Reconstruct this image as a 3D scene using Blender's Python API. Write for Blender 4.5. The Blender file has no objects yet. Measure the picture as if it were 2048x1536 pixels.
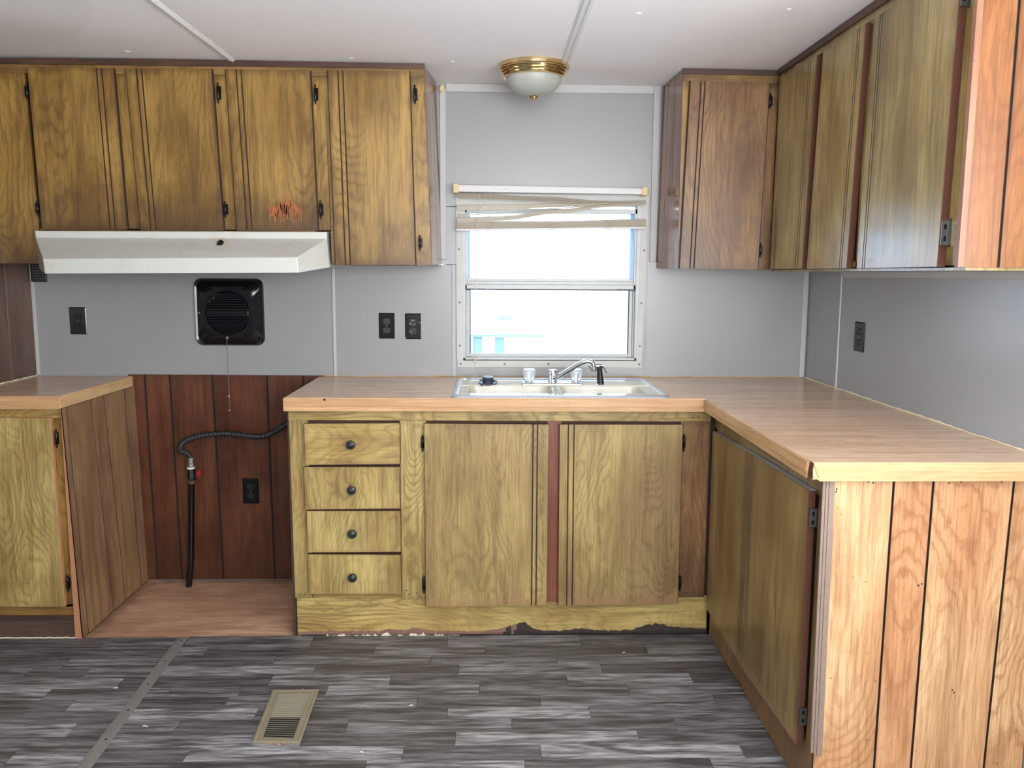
import bpy, math, random
from mathutils import Vector, Matrix, noise as mnoise
random.seed(7)
SC = bpy.context.scene
COL = SC.collection

# ------------------------------------------------------------------ camera, world, lights, exposure
def make_camera():
    f, p, y, r = 1681.107, 0.13093, 0.02356, 0.00549
    fwd = Vector((math.sin(y)*math.cos(p), math.cos(y)*math.cos(p), -math.sin(p)))
    right = Vector((math.cos(y), -math.sin(y), 0)); up = right.cross(fwd)
    r2 = right*math.cos(r)+up*math.sin(r); u2 = -right*math.sin(r)+up*math.cos(r)
    m = Matrix((r2, u2, -fwd)).transposed().to_4x4()
    m.translation = Vector((1.68212, -3.62199, 1.35978))
    c = bpy.data.cameras.new('camera'); c.sensor_width = 36; c.lens = f*36/2048
    c.clip_start = .05
    o = bpy.data.objects.new('camera', c); COL.objects.link(o); o.matrix_world = m
    SC.camera = o
make_camera()

WORLD = 7.0
w = bpy.data.worlds.new('sky'); SC.world = w; w.use_nodes = True
w.node_tree.nodes['Background'].inputs[0].default_value = (.80, .91, 1, 1)
w.node_tree.nodes['Background'].inputs[1].default_value = WORLD

def area(name, loc, rot, sx, sy, power, col, portal=False):
    l = bpy.data.lights.new(name, 'AREA'); l.shape = 'RECTANGLE'; l.size = sx; l.size_y = sy
    l.energy = power; l.color = col
    if portal: l.cycles.is_portal = True
    o = bpy.data.objects.new(name, l); COL.objects.link(o); o.location = loc; o.rotation_euler = rot
    return o
PI = math.pi
# unseen window daylight, tilted up to light the ceiling; portal for the sink window
area('window_daylight', (2.15, -4.17, 1.45), (PI/2+.60, 0, 0), 1.7, 1.15, 72, (1, .985, .965))
area('window_daylight', (3.02, -2.85, 1.35), (PI/2+.55, 0, PI/2), 1.25, 1.0, 44, (.98, .99, 1))
area('window_daylight', (-2.66, -2.3, 1.4), (PI/2+.2, 0, -PI/2), 1.5, 1.1, 20, (.96, .98, 1))  # left window lamp, added to brighten the right wall
area('window_portal', (1.935, .13, 1.315), (-PI/2, 0, 0), .80, .70, 1, (1, 1, 1), True)

SC.view_settings.view_transform = 'Standard'
SC.view_settings.look = 'None'
SC.view_settings.gamma = 1
SC.view_settings.use_curve_mapping = False
SC.view_settings.exposure = 0.17
SC.cycles.use_denoising = True
SC.cycles.max_bounces = 10
SC.cycles.diffuse_bounces = 6
SC.cycles.sample_clamp_indirect = 8

# ------------------------------------------------------------------ colours and materials
def lin(c):
    return tuple(((v/255)/12.92 if v/255 <= .04045 else ((v/255+.055)/1.055)**2.4) for v in c)
def L4(c): return lin(c)+(1,)

class G:
    """small node-graph writer"""
    def __init__(s, name):
        s.m = bpy.data.materials.new(name); s.m.use_nodes = True
        s.t = s.m.node_tree; s.b = s.t.nodes['Principled BSDF']; s.out = s.t.nodes['Material Output']
    def n(s, typ, ins=None, **kw):
        nd = s.t.nodes.new(typ)
        for k, v in kw.items(): setattr(nd, k, v)
        for k, v in (ins or {}).items(): s.set(nd.inputs[k], v)
        return nd
    def set(s, sock, v):
        if hasattr(v, 'is_output'): s.t.links.new(v, sock)
        elif isinstance(v, tuple) and len(v) == 3 and sock.type == 'RGBA': sock.default_value = v+(1,)
        else: sock.default_value = v
    def math(s, op, a, b=0.0, c=None, clamp=False):
        nd = s.t.nodes.new('ShaderNodeMath'); nd.operation = op; nd.use_clamp = clamp
        s.set(nd.inputs[0], a); s.set(nd.inputs[1], b)
        if c is not None: s.set(nd.inputs[2], c)
        return nd.outputs[0]
    def mix(s, f, a, b, blend='MIX'):
        nd = s.t.nodes.new('ShaderNodeMix'); nd.data_type = 'RGBA'; nd.blend_type = blend
        s.set(nd.inputs[0], f); s.set(nd.inputs[6], a); s.set(nd.inputs[7], b)
        return nd.outputs[2]
    def ramp(s, v, lo, hi):
        nd = s.t.nodes.new('ShaderNodeMapRange'); nd.interpolation_type = 'SMOOTHSTEP'
        s.set(nd.inputs[0], v); s.set(nd.inputs[1], lo); s.set(nd.inputs[2], hi)
        return nd.outputs[0]
    def vec(s, x, y, z):
        nd = s.t.nodes.new('ShaderNodeCombineXYZ')
        s.set(nd.inputs[0], x); s.set(nd.inputs[1], y); s.set(nd.inputs[2], z)
        return nd.outputs[0]
    def noise(s, v, scale, detail=2.0, rough=.5, dist=0.0):
        nd = s.n('ShaderNodeTexNoise', {'Vector': v, 'Scale': scale, 'Detail': detail, 'Roughness': rough, 'Distortion': dist})
        return nd.outputs['Fac']
    def attr(s, name):
        nd = s.t.nodes.new('ShaderNodeAttribute'); nd.attribute_type = 'OBJECT'; nd.attribute_name = name
        return nd.outputs['Fac']
    def bump(s, h, strength=.3, dist=.002):
        nd = s.n('ShaderNodeBump', {'Height': h, 'Strength': strength, 'Distance': dist})
        s.t.links.new(nd.outputs[0], s.b.inputs['Normal'])
    def fin(s, color=None, rough=None, spec=None):
        if color is not None: s.set(s.b.inputs['Base Color'], color)
        if rough is not None: s.set(s.b.inputs['Roughness'], rough)
        if spec is not None: s.b.inputs['Specular IOR Level'].default_value = spec
        return s.m

def plain(name, c, rough=.5, metal=0.0, vary=.06, scale=30, spec=.5, bump=0):
    g = G(name); tc = g.n('ShaderNodeTexCoord').outputs['Object']
    nz = g.noise(tc, scale, 3)
    f = g.math('MULTIPLY_ADD', nz, 2*vary, 1-vary)
    col = g.mix(1.0, lin(c), g.vec(f, f, f), 'MULTIPLY')
    g.b.inputs['Metallic'].default_value = metal
    if bump: g.bump(nz, bump)
    return g.fin(col, rough, spec)

def wood(name, light, dark, line, along='z', ring=16, ringamt=.55, stretch=.14, scale=3.2, rough=.42,
         strips=.0, warm=None, coat=0.0, spec=.5, blot=.5, nicks=.3):
    """printed / stained sheet wood: cathedral figure, fibres, blotches, vertical print strips; grime by UV and object attributes"""
    g = G(name); tc = g.n('ShaderNodeTexCoord')
    sp = g.n('ShaderNodeSeparateXYZ', {0: tc.outputs['Object']}); x, y, z = sp.outputs
    rnd = g.n('ShaderNodeObjectInfo').outputs['Random']
    r20 = g.math('MULTIPLY', rnd, 37.0)
    u = g.math('ADD', x, y)
    a, l = {'z': (u, z), 'u': (z, u), 'x': (y, x)}[along]
    a = g.math('ADD', a, r20)
    v = g.vec(a, g.math('MULTIPLY', l, stretch), r20)
    wv = g.noise(g.vec(a, g.math('MULTIPLY', l, .5), r20), 26, 3, .6)
    if strips:
        sn = g.n('ShaderNodeTexWhiteNoise', {'W': g.math('FLOOR', g.math('MULTIPLY_ADD', a, 8.0, .3))}, noise_dimensions='1D').outputs[0]
        v = g.vec(a, g.math('MULTIPLY_ADD', sn, 3.0, g.math('MULTIPLY', l, stretch)), r20)
    big = g.math('ADD', g.noise(v, scale, 1.2, .45, .25), g.math('MULTIPLY', wv, .055))
    rings = g.math('SINE', g.math('MULTIPLY', big, ring*1.35*6.283))
    rings = g.math('POWER', g.math('MULTIPLY_ADD', rings, .5, .5), 3.0)
    fine = g.noise(g.vec(g.math('MULTIPLY', a, 1.0), g.math('MULTIPLY', l, .035), r20), 210, 3, .6)
    mid = g.noise(g.vec(a, g.math('MULTIPLY', l, .07), r20), 34, 3, .6, .4)
    blotch = g.noise(g.vec(a, g.math('MULTIPLY', l, .5), r20), 5.5, 3, .55)
    c = g.mix(g.ramp(blotch, .5-blot*.35, .5+blot*.35), lin(dark), lin(light))
    if warm: c = g.mix(g.ramp(g.noise(g.vec(a, g.math('MULTIPLY', l, .3), 3.3), 3.1, 2), .45, .72), c, lin(warm))
    m1 = g.math('MULTIPLY', rings, ringamt*.85)
    m1 = g.math('MULTIPLY', m1, g.math('MULTIPLY_ADD', g.ramp(g.noise(v, scale*.7, 1), .35, .62), .75, .25))
    c = g.mix(m1, c, lin(line))
    c = g.mix(g.math('MULTIPLY', g.ramp(mid, .42, .72), .5), c, lin(line))
    c = g.mix(g.math('MULTIPLY', g.ramp(fine, .42, .72), .5), c, lin(line))
    if strips:
        st = g.n('ShaderNodeTexWhiteNoise', {'W': g.math('FLOOR', g.math('MULTIPLY', a, 11.0))}, noise_dimensions='1D').outputs[0]
        f = g.math('MULTIPLY_ADD', st, strips*2, 1-strips)
        c = g.mix(1.0, c, g.vec(f, f, f), 'MULTIPLY')
    # specks and nicks
    sp1 = g.noise(g.vec(a, l, r20), 60, 2, .7)
    c = g.mix(g.math('MULTIPLY', g.ramp(sp1, .70, .76), nicks), c, lin((60, 38, 24)))
    # grime: greasy bottom (attribute grime_low), dirty edges (attribute grime_edge)
    uv = g.n('ShaderNodeSeparateXYZ', {0: tc.outputs['UV']}); U, V = uv.outputs[0], uv.outputs[1]
    gn = g.noise(tc.outputs['Object'], 9, 3, .6)
    low = g.ramp(g.math('ADD', V, g.math('MULTIPLY_ADD', gn, .5, -.25)), .42, .0)
    low = g.math('MULTIPLY', low, g.attr('grime_low'))
    c = g.mix(low, c, g.mix(.28, lin((58, 40, 30)), c, 'MIX'))
    eu = g.math('MINIMUM', U, g.math('SUBTRACT', 1.0, U)); ev = g.math('MINIMUM', V, g.math('SUBTRACT', 1.0, V))
    ed = g.math('MINIMUM', g.math('MULTIPLY', eu, 1.0), g.math('MULTIPLY', ev, 1.6))
    edm = g.ramp(g.math('ADD', ed, g.math('MULTIPLY_ADD', gn, .16, -.08)), .09, -.02)
    edm = g.math('MULTIPLY', edm, g.attr('grime_edge'))
    c = g.mix(edm, c, lin((70, 46, 28)))
    # worn-through print along the bottom edge (attribute wear)
    wn = g.noise(tc.outputs['Object'], 34, 3, .65)
    wr = g.ramp(g.math('ADD', g.math('MULTIPLY', V, 9.0), g.math('MULTIPLY_ADD', wn, -2.6, 1.1)), .30, .10)
    c = g.mix(g.math('MULTIPLY', wr, g.attr('wear')), c, lin((158, 118, 84)))
    g.bump(g.math('ADD', g.math('MULTIPLY', fine, .6), mid), .12, .001)
    rr = g.math('MULTIPLY_ADD', blotch, .16, rough-.08)
    m = g.fin(c, rr, spec)
    g.b.inputs['Coat Weight'].default_value = coat
    g.b.inputs['Coat Roughness'].default_value = .22
    return m

M = {}
M['olive'] = wood('olive_wood', (188, 166, 104), (156, 130, 76), (104, 80, 44), strips=.08, ring=24, ringamt=.62, stretch=.30, scale=4.5)
M['olive_door'] = wood('olive_door_wood', (174, 151, 94), (144, 119, 70), (98, 76, 44), strips=.09, ring=26, ringamt=.5, stretch=.28, scale=4.2, warm=(146, 118, 78))
M['olive_h'] = wood('olive_wood_flat', (188, 164, 100), (156, 128, 72), (106, 80, 42), along='u', ring=22, ringamt=.6, stretch=.32, scale=4.5)
M['gold'] = wood('golden_wood', (168, 132, 66), (134, 100, 46), (80, 54, 26), strips=.07, ring=22, ringamt=.5, rough=.36, stretch=.26, scale=4.0, blot=.6)
M['gold_h'] = wood('golden_wood_flat', (156, 120, 66), (122, 90, 48), (80, 52, 26), along='u', ring=16, ringamt=.45, stretch=.3)
M['brown'] = wood('brown_door_wood', (150, 114, 74), (118, 84, 52), (76, 50, 32), strips=.05, ring=22, ringamt=.5, rough=.36, stretch=.26, scale=4)
M['khaki'] = wood('khaki_door_wood', (162, 140, 88), (132, 108, 60), (88, 68, 38), strips=.09, ring=8, ringamt=.3, rough=.22, spec=.8, stretch=.10)
M['khaki_low'] = wood('khaki_base_wood', (150, 124, 78), (116, 90, 52), (72, 52, 30), strips=.12, ring=8, ringamt=.3, rough=.33, stretch=.10)
M['orange'] = wood('orange_birch', (220, 180, 134), (198, 150, 106), (134, 84, 50), ring=26, ringamt=.6, stretch=.36, scale=3.6, rough=.4, warm=(196, 140, 98), nicks=.5)
M['amber'] = wood('amber_birch', (148, 98, 56), (128, 78, 42), (88, 50, 26), ring=22, ringamt=.45, stretch=.34, scale=4, rough=.4)
M['tan_panel'] = wood('tan_panelling', (160, 126, 94), (128, 94, 68), (92, 62, 42), ring=18, ringamt=.5, stretch=.16, scale=3.6, warm=(158, 124, 84))
M['red_panel'] = wood('red_brown_panelling', (118, 70, 46), (80, 42, 28), (46, 22, 15), ring=14, ringamt=.35, stretch=.12, rough=.3, blot=.7)
M['plum_panel'] = wood('plum_panelling', (142, 98, 70), (114, 74, 54), (78, 48, 36), ring=8, ringamt=.3, stretch=.1, rough=.14, spec=.9)
M['dark_panel'] = wood('dark_panelling', (112, 84, 68), (86, 60, 46), (60, 38, 28), ring=12, ringamt=.35, stretch=.1, rough=.3)
M['ply'] = wood('bare_plywood', (206, 166, 134), (176, 132, 104), (136, 94, 72), along='x', ring=12, ringamt=.35, stretch=.2, rough=.75)
M['edge_strip'] = wood('laminate_edge', (204, 164, 120), (186, 144, 102), (156, 112, 76), along='u', ring=4, ringamt=.2, stretch=.04, rough=.35, nicks=.15)
M['edge_light'] = wood('laminate_edge_light', (214, 178, 132), (200, 162, 116), (170, 128, 88), along='u', ring=4, ringamt=.2, stretch=.04, rough=.35, nicks=.15)
M['flute'] = plain('weathered_corner_wood', (134, 114, 102), .7, vary=.15, scale=60)
M['baseboard'] = wood('dark_vinyl_base', (92, 74, 62), (74, 58, 50), (48, 36, 32), along='u', ring=5, ringamt=.3, stretch=.05, rough=.4)
M['trim_dark'] = wood('dark_stained_trim', (88, 60, 44), (66, 42, 32), (44, 28, 22), along='u', ring=3, ringamt=.2, stretch=.05, rough=.45)
M['raw'] = plain('raw_reddish_edge', (80, 42, 26), .8, vary=.25, scale=120)
M['raw_light'] = plain('raw_chipboard', (176, 122, 88), .9, vary=.25, scale=150)
M['red_stile'] = wood('bare_reddish_stile', (140, 80, 56), (118, 62, 42), (90, 46, 32), ring=3, ringamt=.2)
M['groove'] = plain('groove_stain', (52, 30, 20), .7, vary=.2)
M['gap'] = plain('dark_gap', (26, 20, 18), .9)
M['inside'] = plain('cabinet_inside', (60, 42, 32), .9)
M['black_iron'] = plain('black_hinge_metal', (24, 24, 26), .28, .6)
M['grey_steel'] = plain('worn_steel', (120, 122, 122), .38, .9)
M['chrome'] = plain('chrome', (222, 228, 234), .2, 1.0, vary=.03)
M['dull_chrome'] = plain('scaled_chrome', (170, 170, 168), .32, .9, vary=.25, scale=140)
M['brass'] = plain('polished_brass', (222, 196, 146), .14, 1.0, vary=.02)
M['black'] = plain('black_plastic', (14, 14, 18), .16, 0, spec=.5)
M['black_matt'] = plain('matt_black', (20, 20, 24), .45)
M['knob'] = plain('dark_pewter_knob', (44, 44, 48), .35, .35, vary=.2, scale=90)
M['white_paint'] = plain('white_enamel', (222, 221, 214), .32, vary=.04, scale=8)
def slat_mat():
    g = G('vinyl_slat')
    tl = g.n('ShaderNodeBsdfTranslucent', {0: lin((236, 226, 200))+(1,)})
    mx = g.n('ShaderNodeMixShader', {0: .3, 1: g.b.outputs[0], 2: tl.outputs[0]})
    g.t.links.new(mx.outputs[0], g.out.inputs[0])
    return g.fin(lin((236, 230, 220)), .4, .5)
M['blind'] = slat_mat()
M['rail_white'] = plain('white_rail', (198, 194, 194), .4, vary=.03)
M['bracket_tan'] = plain('yellowed_plastic', (206, 184, 138), .5)
M['alu'] = plain('aluminium_frame', (176, 177, 176), .5, .2, vary=.1, scale=25)
M['alu_white'] = plain('painted_window_flange', (186, 184, 180), .5, vary=.08, scale=30)
M['gasket'] = plain('dark_gasket', (48, 48, 58), .6)
M['rubber'] = plain('rubber', (50, 58, 70), .45)
M['hose'] = plain('black_hose_coating', (38, 40, 42), .5, vary=.1)
M['galv'] = plain('galvanised_fitting', (150, 146, 140), .4, .8, vary=.2, scale=120)
M['rust'] = plain('rusty_fitting', (96, 66, 44), .7, .2, vary=.3, scale=120)
M['red'] = plain('red_valve_handle', (160, 34, 50), .5)
M['cream_vent'] = plain('almond_vent_enamel', (140, 132, 112), .35, .2, vary=.12, scale=60)
M['caulk'] = plain('cream_caulk', (214, 204, 176), .8, vary=.1, scale=60)
M['caulk_old'] = plain('old_tan_caulk', (176, 150, 118), .8, vary=.2, scale=60)
M['rot'] = plain('rotten_chipboard', (118, 88, 76), .95, vary=.45, scale=160, bump=.8)
M['debris'] = plain('pale_crumb', (214, 206, 196), .8)
M['strip_alu'] = plain('aluminium_threshold', (128, 128, 124), .4, .3, vary=.08)
M['batten'] = plain('painted_batten', (176, 174, 173), .5, vary=.03)
M['seam_white'] = plain('white_batten', (218, 216, 214), .45, vary=.03)
M['screw'] = plain('screw_steel', (120, 112, 104), .4, .7)
M['cord'] = plain('blind_cord', (196, 184, 160), .7)

def wall_mat():
    g = G('grey_wall_paint'); tc = g.n('ShaderNodeTexCoord').outputs['Object']
    n1 = g.noise(tc, 3, 3); n2 = g.noise(tc, 220, 2, .7)
    f = g.math('MULTIPLY_ADD', n1, .10, .95)
    c = g.mix(1.0, lin((146, 145, 145)), g.vec(f, f, f), 'MULTIPLY')
    sp = g.ramp(g.noise(tc, 18, 1, .5), .80, .82)
    c = g.mix(g.math('MULTIPLY', sp, .5), c, lin((100, 90, 84)))
    g.bump(g.math('ADD', n2, g.math('MULTIPLY', n1, .5)), .10, .001)
    return g.fin(c, .30, .5)
M['wall'] = wall_mat()

def ceil_mat():
    g = G('textured_ceiling'); tc = g.n('ShaderNodeTexCoord').outputs['Object']
    n1 = g.noise(tc, 2.2, 4, .6); n2 = g.noise(tc, 260, 2, .6)
    f = g.math('MULTIPLY_ADD', n1, .10, .95)
    c = g.mix(1.0, lin((240, 236, 236)), g.vec(f, f, f), 'MULTIPLY')
    sp = g.n('ShaderNodeSeparateXYZ', {0: tc}); x, y = sp.outputs[0], sp.outputs[1]
    # old water stain with its own tide line, over the left end of the cabinets
    d = g.math('ADD', g.math('SUBTRACT', x, g.math('MULTIPLY', y, -.55)), g.math('MULTIPLY', g.noise(tc, 5, 2), .12))
    st = g.ramp(d, .02, .0)
    c = g.mix(g.math('MULTIPLY', st, .07), c, lin((150, 140, 138)))
    streak = g.ramp(g.noise(g.vec(g.math('MULTIPLY', x, 1.0), g.math('MULTIPLY', y, 5.0), 0.0), 6, 3, .6), .66, .78)
    c = g.mix(g.math('MULTIPLY', streak, .12), c, lin((120, 116, 114)))
    g.bump(n2, .35, .0015)
    return g.fin(c, .6, .3)
M['ceiling'] = ceil_mat()

def plank_mat(name='vinyl_plank'):
    g = G(name); tc = g.n('ShaderNodeTexCoord').outputs['Object']
    sp = g.n('ShaderNodeSeparateXYZ', {0: tc}); x, y, z = sp.outputs
    rnd = g.n('ShaderNodeObjectInfo').outputs['Random']; r = g.math('MULTIPLY', rnd, 61.0)
    v = g.vec(g.math('MULTIPLY', x, .13), g.math('ADD', y, r), r)
    big = g.noise(v, 9, 2, .5, .6)
    ring = g.math('POWER', g.math('MULTIPLY_ADD', g.math('SINE', g.math('MULTIPLY', big, 60.0)), .5, .5), 1.6)
    fine = g.noise(g.vec(g.math('MULTIPLY', x, .05), y, r), 330, 3, .65)
    mid = g.noise(g.vec(g.math('MULTIPLY', x, .07), y, r), 60, 3, .6)
    tone = g.attr('tone')
    s = g.math('ADD', g.math('MULTIPLY', g.ramp(mid, .38, .66), .75), g.math('MULTIPLY', g.math('MULTIPLY', ring, g.ramp(g.noise(v, 5, 1), .35, .6)), .5))
    s = g.math('ADD', g.math('MULTIPLY', s, g.math('MULTIPLY_ADD', tone, .85, .22)), g.math('MULTIPLY', tone, .10))
    c = g.mix(g.math('MINIMUM', s, 1.0), lin((58, 54, 54)), lin((172, 170, 173)))
    c = g.mix(g.math('MULTIPLY', g.ramp(fine, .42, .68), .7), c, lin((52, 47, 46)))
    g.bump(fine, .08, .0006)
    return g.fin(c, g.math('MULTIPLY_ADD', mid, .15, .36), .4)
M['plank'] = plank_mat()

def counter_mat():
    g = G('butcher_block_laminate'); tc = g.n('ShaderNodeTexCoord').outputs['Object']
    sp = g.n('ShaderNodeSeparateXYZ', {0: tc}); x, y, z = sp.outputs
    row = g.math('FLOOR', g.math('MULTIPLY', y, 46.0))
    wn = g.n('ShaderNodeTexWhiteNoise', {'W': row}, noise_dimensions='1D').outputs[0]
    seg = g.math('FLOOR', g.math('ADD', g.math('MULTIPLY', x, 2.6), g.math('MULTIPLY', wn, 7.0)))
    t = g.n('ShaderNodeTexWhiteNoise', {'W': g.math('MULTIPLY_ADD', row, 3.7, seg)}, noise_dimensions='1D').outputs[0]
    line = g.math('ABSOLUTE', g.math('SUBTRACT', g.math('FRACT', g.math('MULTIPLY', y, 46.0)), .5))
    fine = g.noise(g.vec(g.math('MULTIPLY', x, .04), y, 0.0), 260, 3, .6)
    c = g.mix(t, lin((206, 168, 136)), lin((226, 192, 160)))
    c = g.mix(g.math('MULTIPLY', g.ramp(fine, .42, .75), .55), c, lin((146, 106, 80)))
    c = g.mix(g.math('MULTIPLY', g.ramp(line, .40, .5), .5), c, lin((128, 90, 70)))
    worn = g.noise(g.vec(g.math('MULTIPLY', x, .6), y, 0.0), 4, 3, .6)
    c = g.mix(g.math('MULTIPLY', g.ramp(worn, .5, .75), .3), c, lin((206, 190, 174)))
    return g.fin(c, .24, .6)
M['counter'] = counter_mat()

def hood_mat():
    g = G('stained_white_enamel'); tc = g.n('ShaderNodeTexCoord').outputs['Object']
    n = g.noise(tc, 7, 4, .65); n2 = g.noise(tc, 26, 3, .6)
    c = g.mix(g.math('MULTIPLY', g.ramp(n, .55, .78), .5), lin((196, 195, 188)), lin((166, 152, 130)))
    c = g.mix(g.math('MULTIPLY', g.ramp(n2, .70, .78), .6), c, lin((150, 120, 90)))
    return g.fin(c, .34, .5)
M['hood'] = hood_mat()

def sink_mat():
    g = G('worn_almond_enamel'); tc = g.n('ShaderNodeTexCoord').outputs['Object']
    n = g.noise(tc, 12, 3)
    c = g.mix(g.ramp(n, .35, .7), lin((192, 186, 168)), lin((208, 204, 190)))
    return g.fin(c, .13, .7)
M['sink'] = sink_mat()
M['rim_glare_steel'] = plain('bright_sink_rim', (206, 212, 220), .18, .55, vary=.05)  # half-metal rim; its blue-white base colour stands in for window glare

def glass(name, tint, fac, rough=0.02, haze=0.0, hazec=(1, 1, 1)):
    g = G(name)
    tr = g.n('ShaderNodeBsdfTransparent', {0: tint+(1,)}); gl = g.n('ShaderNodeBsdfGlossy', {'Roughness': rough})
    fr = g.n('ShaderNodeFresnel', {'IOR': 1.45})
    mx = g.n('ShaderNodeMixShader', {0: fr.outputs[0], 1: tr.outputs[0], 2: gl.outputs[0]})
    o = mx.outputs[0]
    if haze:
        tl = g.n('ShaderNodeBsdfTranslucent', {0: hazec+(1,)})
        o = g.n('ShaderNodeMixShader', {0: haze, 1: o, 2: tl.outputs[0]}).outputs[0]
    g.t.links.new(o, g.out.inputs[0]); return g.m
M['glass'] = glass('window_glass', (.95, .97, .98), .1)
M['film'] = glass('clouded_pane', (.9, .95, 1), .1, haze=.55, hazec=(.80, .90, 1.0))
M['film_edge'] = glass('bluish_film_edge', (.34, .40, .48), .1, haze=.5, hazec=(.38, .45, .52))
def frosted():
    g = G('frosted_lamp_glass')
    g.b.inputs['Subsurface Weight'].default_value = .35
    g.b.inputs['Subsurface Radius'].default_value = (.02, .02, .018)
    tc = g.n('ShaderNodeTexCoord').outputs['Object']
    c = g.mix(g.noise(tc, 9, 3, .6), lin((158, 158, 150)), lin((178, 178, 172)))
    return g.fin(c, .42, .4)
M['frosted'] = frosted()
def acrylic():
    g = G('clear_acrylic'); g.b.inputs['Transmission Weight'].default_value = .75
    g.b.inputs['IOR'].default_value = 1.3
    return g.fin((.93, .96, 1), .12, .6)
M['acrylic'] = acrylic()

# ------------------------------------------------------------------ geometry helpers
WL = {}
class B:
    def __init__(s): s.v = []; s.f = []; s.mi = []; s.uv = []
    def add(s, vs, fs, mi=0, uvs=None):
        o = len(s.v); s.v += [tuple(p) for p in vs]
        s.uv += list(uvs) if uvs else [(.5, .5)]*len(vs)
        for k, f in enumerate(fs):
            s.f.append(tuple(i+o for i in f)); s.mi.append(mi[k] if isinstance(mi, (list, tuple)) else mi)
        return s
    def box(s, x0, x1, y0, y1, z0, z1, mi=0):
        vs = [(x, y, z) for x in (x0, x1) for y in (y0, y1) for z in (z0, z1)]
        fs = [(0, 1, 3, 2), (4, 6, 7, 5), (0, 4, 5, 1), (2, 3, 7, 6), (0, 2, 6, 4), (1, 5, 7, 3)]
        # unit uv from the largest face
        dx, dz = max(x1-x0, y1-y0), z1-z0
        uvs = [((0 if (x == x0 if x1-x0 > y1-y0 else y == y0) else 1), (0 if z == z0 else 1)) for x, y, z in vs]
        return s.add(vs, fs, mi, uvs)
    def hexa(s, a, b, mi=0):
        """a, b: matching quads (back, front)"""
        vs = list(a)+list(b)
        fs = [(3, 2, 1, 0), (4, 5, 6, 7)]+[(i, (i+1) % 4, (i+1) % 4+4, i+4) for i in range(4)]
        uq = [(0, 0), (1, 0), (1, 1), (0, 1)]
        return s.add(vs, fs, mi, uq+uq)
    def lathe(s, prof, c=(0, 0, 0), ax=(0, 0, 1), n=24, mi=0):
        ax = Vector(ax).normalized(); c = Vector(c)
        t = Vector((1, 0, 0)) if abs(ax.x) < .9 else Vector((0, 1, 0))
        e1 = ax.cross(t).normalized(); e2 = ax.cross(e1)
        vs = []; fs = []
        for r, h in prof:
            for k in range(n):
                a = 2*PI*k/n; vs.append(c+ax*h+(e1*math.cos(a)+e2*math.sin(a))*max(r, 1e-5))
        for j in range(len(prof)-1):
            for k in range(n):
                k2 = (k+1) % n; fs.append((j*n+k, j*n+k2, (j+1)*n+k2, (j+1)*n+k))
        fs.append(tuple(range(n-1, -1, -1))); fs.append(tuple((len(prof)-1)*n+k for k in range(n)))
        return s.add(vs, fs, mi)
    def tube(s, pts, r, n=8, mi=0, ribs=None):
        pts = [Vector(p) for p in pts]; vs = []; fs = []; prev = None
        for i, p in enumerate(pts):
            d = (pts[min(i+1, len(pts)-1)]-pts[max(i-1, 0)]).normalized()
            if prev is None:
                t = Vector((0, 0, 1)) if abs(d.z) < .9 else Vector((1, 0, 0)); e1 = d.cross(t).normalized()
            else: e1 = (prev-d*prev.dot(d)).normalized()
            prev = e1; e2 = d.cross(e1)
            rr = r[i] if isinstance(r, (list, tuple)) else r
            for k in range(n):
                a = 2*PI*k/n; vs.append(p+(e1*math.cos(a)+e2*math.sin(a))*rr)
        for j in range(len(pts)-1):
            for k in range(n):
                k2 = (k+1) % n; fs.append((j*n+k, j*n+k2, (j+1)*n+k2, (j+1)*n+k))
        fs.append(tuple(range(n-1, -1, -1))); fs.append(tuple((len(pts)-1)*n+k for k in range(n)))
        return s.add(vs, fs, mi)
    def make(s, name, mats, parent=None, smooth=False, origin=None, bevel=0, **props):
        loc = Vector(WL[parent.name]) if parent else Vector(origin or (0, 0, 0))
        me = bpy.data.meshes.new(name)
        me.from_pydata([tuple(Vector(p)-loc) for p in s.v], [], s.f)
        for m in (mats if isinstance(mats, (list, tuple)) else [mats]): me.materials.append(M[m] if isinstance(m, str) else m)
        for p, k in zip(me.polygons, s.mi): p.material_index = k
        ul = me.uv_layers.new(name='UVMap')
        for lp in me.loops: ul.data[lp.index].uv = s.uv[lp.vertex_index]
        me.validate(); me.update()
        import bmesh
        bm = bmesh.new(); bm.from_mesh(me); bmesh.ops.recalc_face_normals(bm, faces=bm.faces); bm.to_mesh(me); bm.free()
        if smooth:
            for p in me.polygons: p.use_smooth = True
            me.set_sharp_from_angle(angle=math.radians(smooth if smooth is not True else 40))
        o = bpy.data.objects.new(name, me); COL.objects.link(o)
        if parent: o.parent = parent
        else: o.location = loc
        WL[o.name] = tuple(loc)
        if bevel:
            md = o.modifiers.new('bevel', 'BEVEL'); md.width = bevel; md.segments = 2; md.limit_method = 'ANGLE'
        for k, v in props.items(): o[k] = v
        return o

def thing(name, label, cat, loc=(0, 0, 0), group=None):
    o = bpy.data.objects.new(name, None); COL.objects.link(o); o.location = loc; o.empty_display_size = .05
    WL[o.name] = tuple(loc); o['label'] = label; o['category'] = cat
    if group: o['group'] = group
    return o
def tag(o, label, cat, group=None):
    o['label'] = label; o['category'] = cat
    if group: o['group'] = group
    return o
def struct(o): o['kind'] = 'structure'; return o
def root(name, loc=(0, 0, 0)):
    o = bpy.data.objects.new(name, None); COL.objects.link(o); o.location = loc; WL[o.name] = tuple(loc)
    o['kind'] = 'structure'; return o

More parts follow.
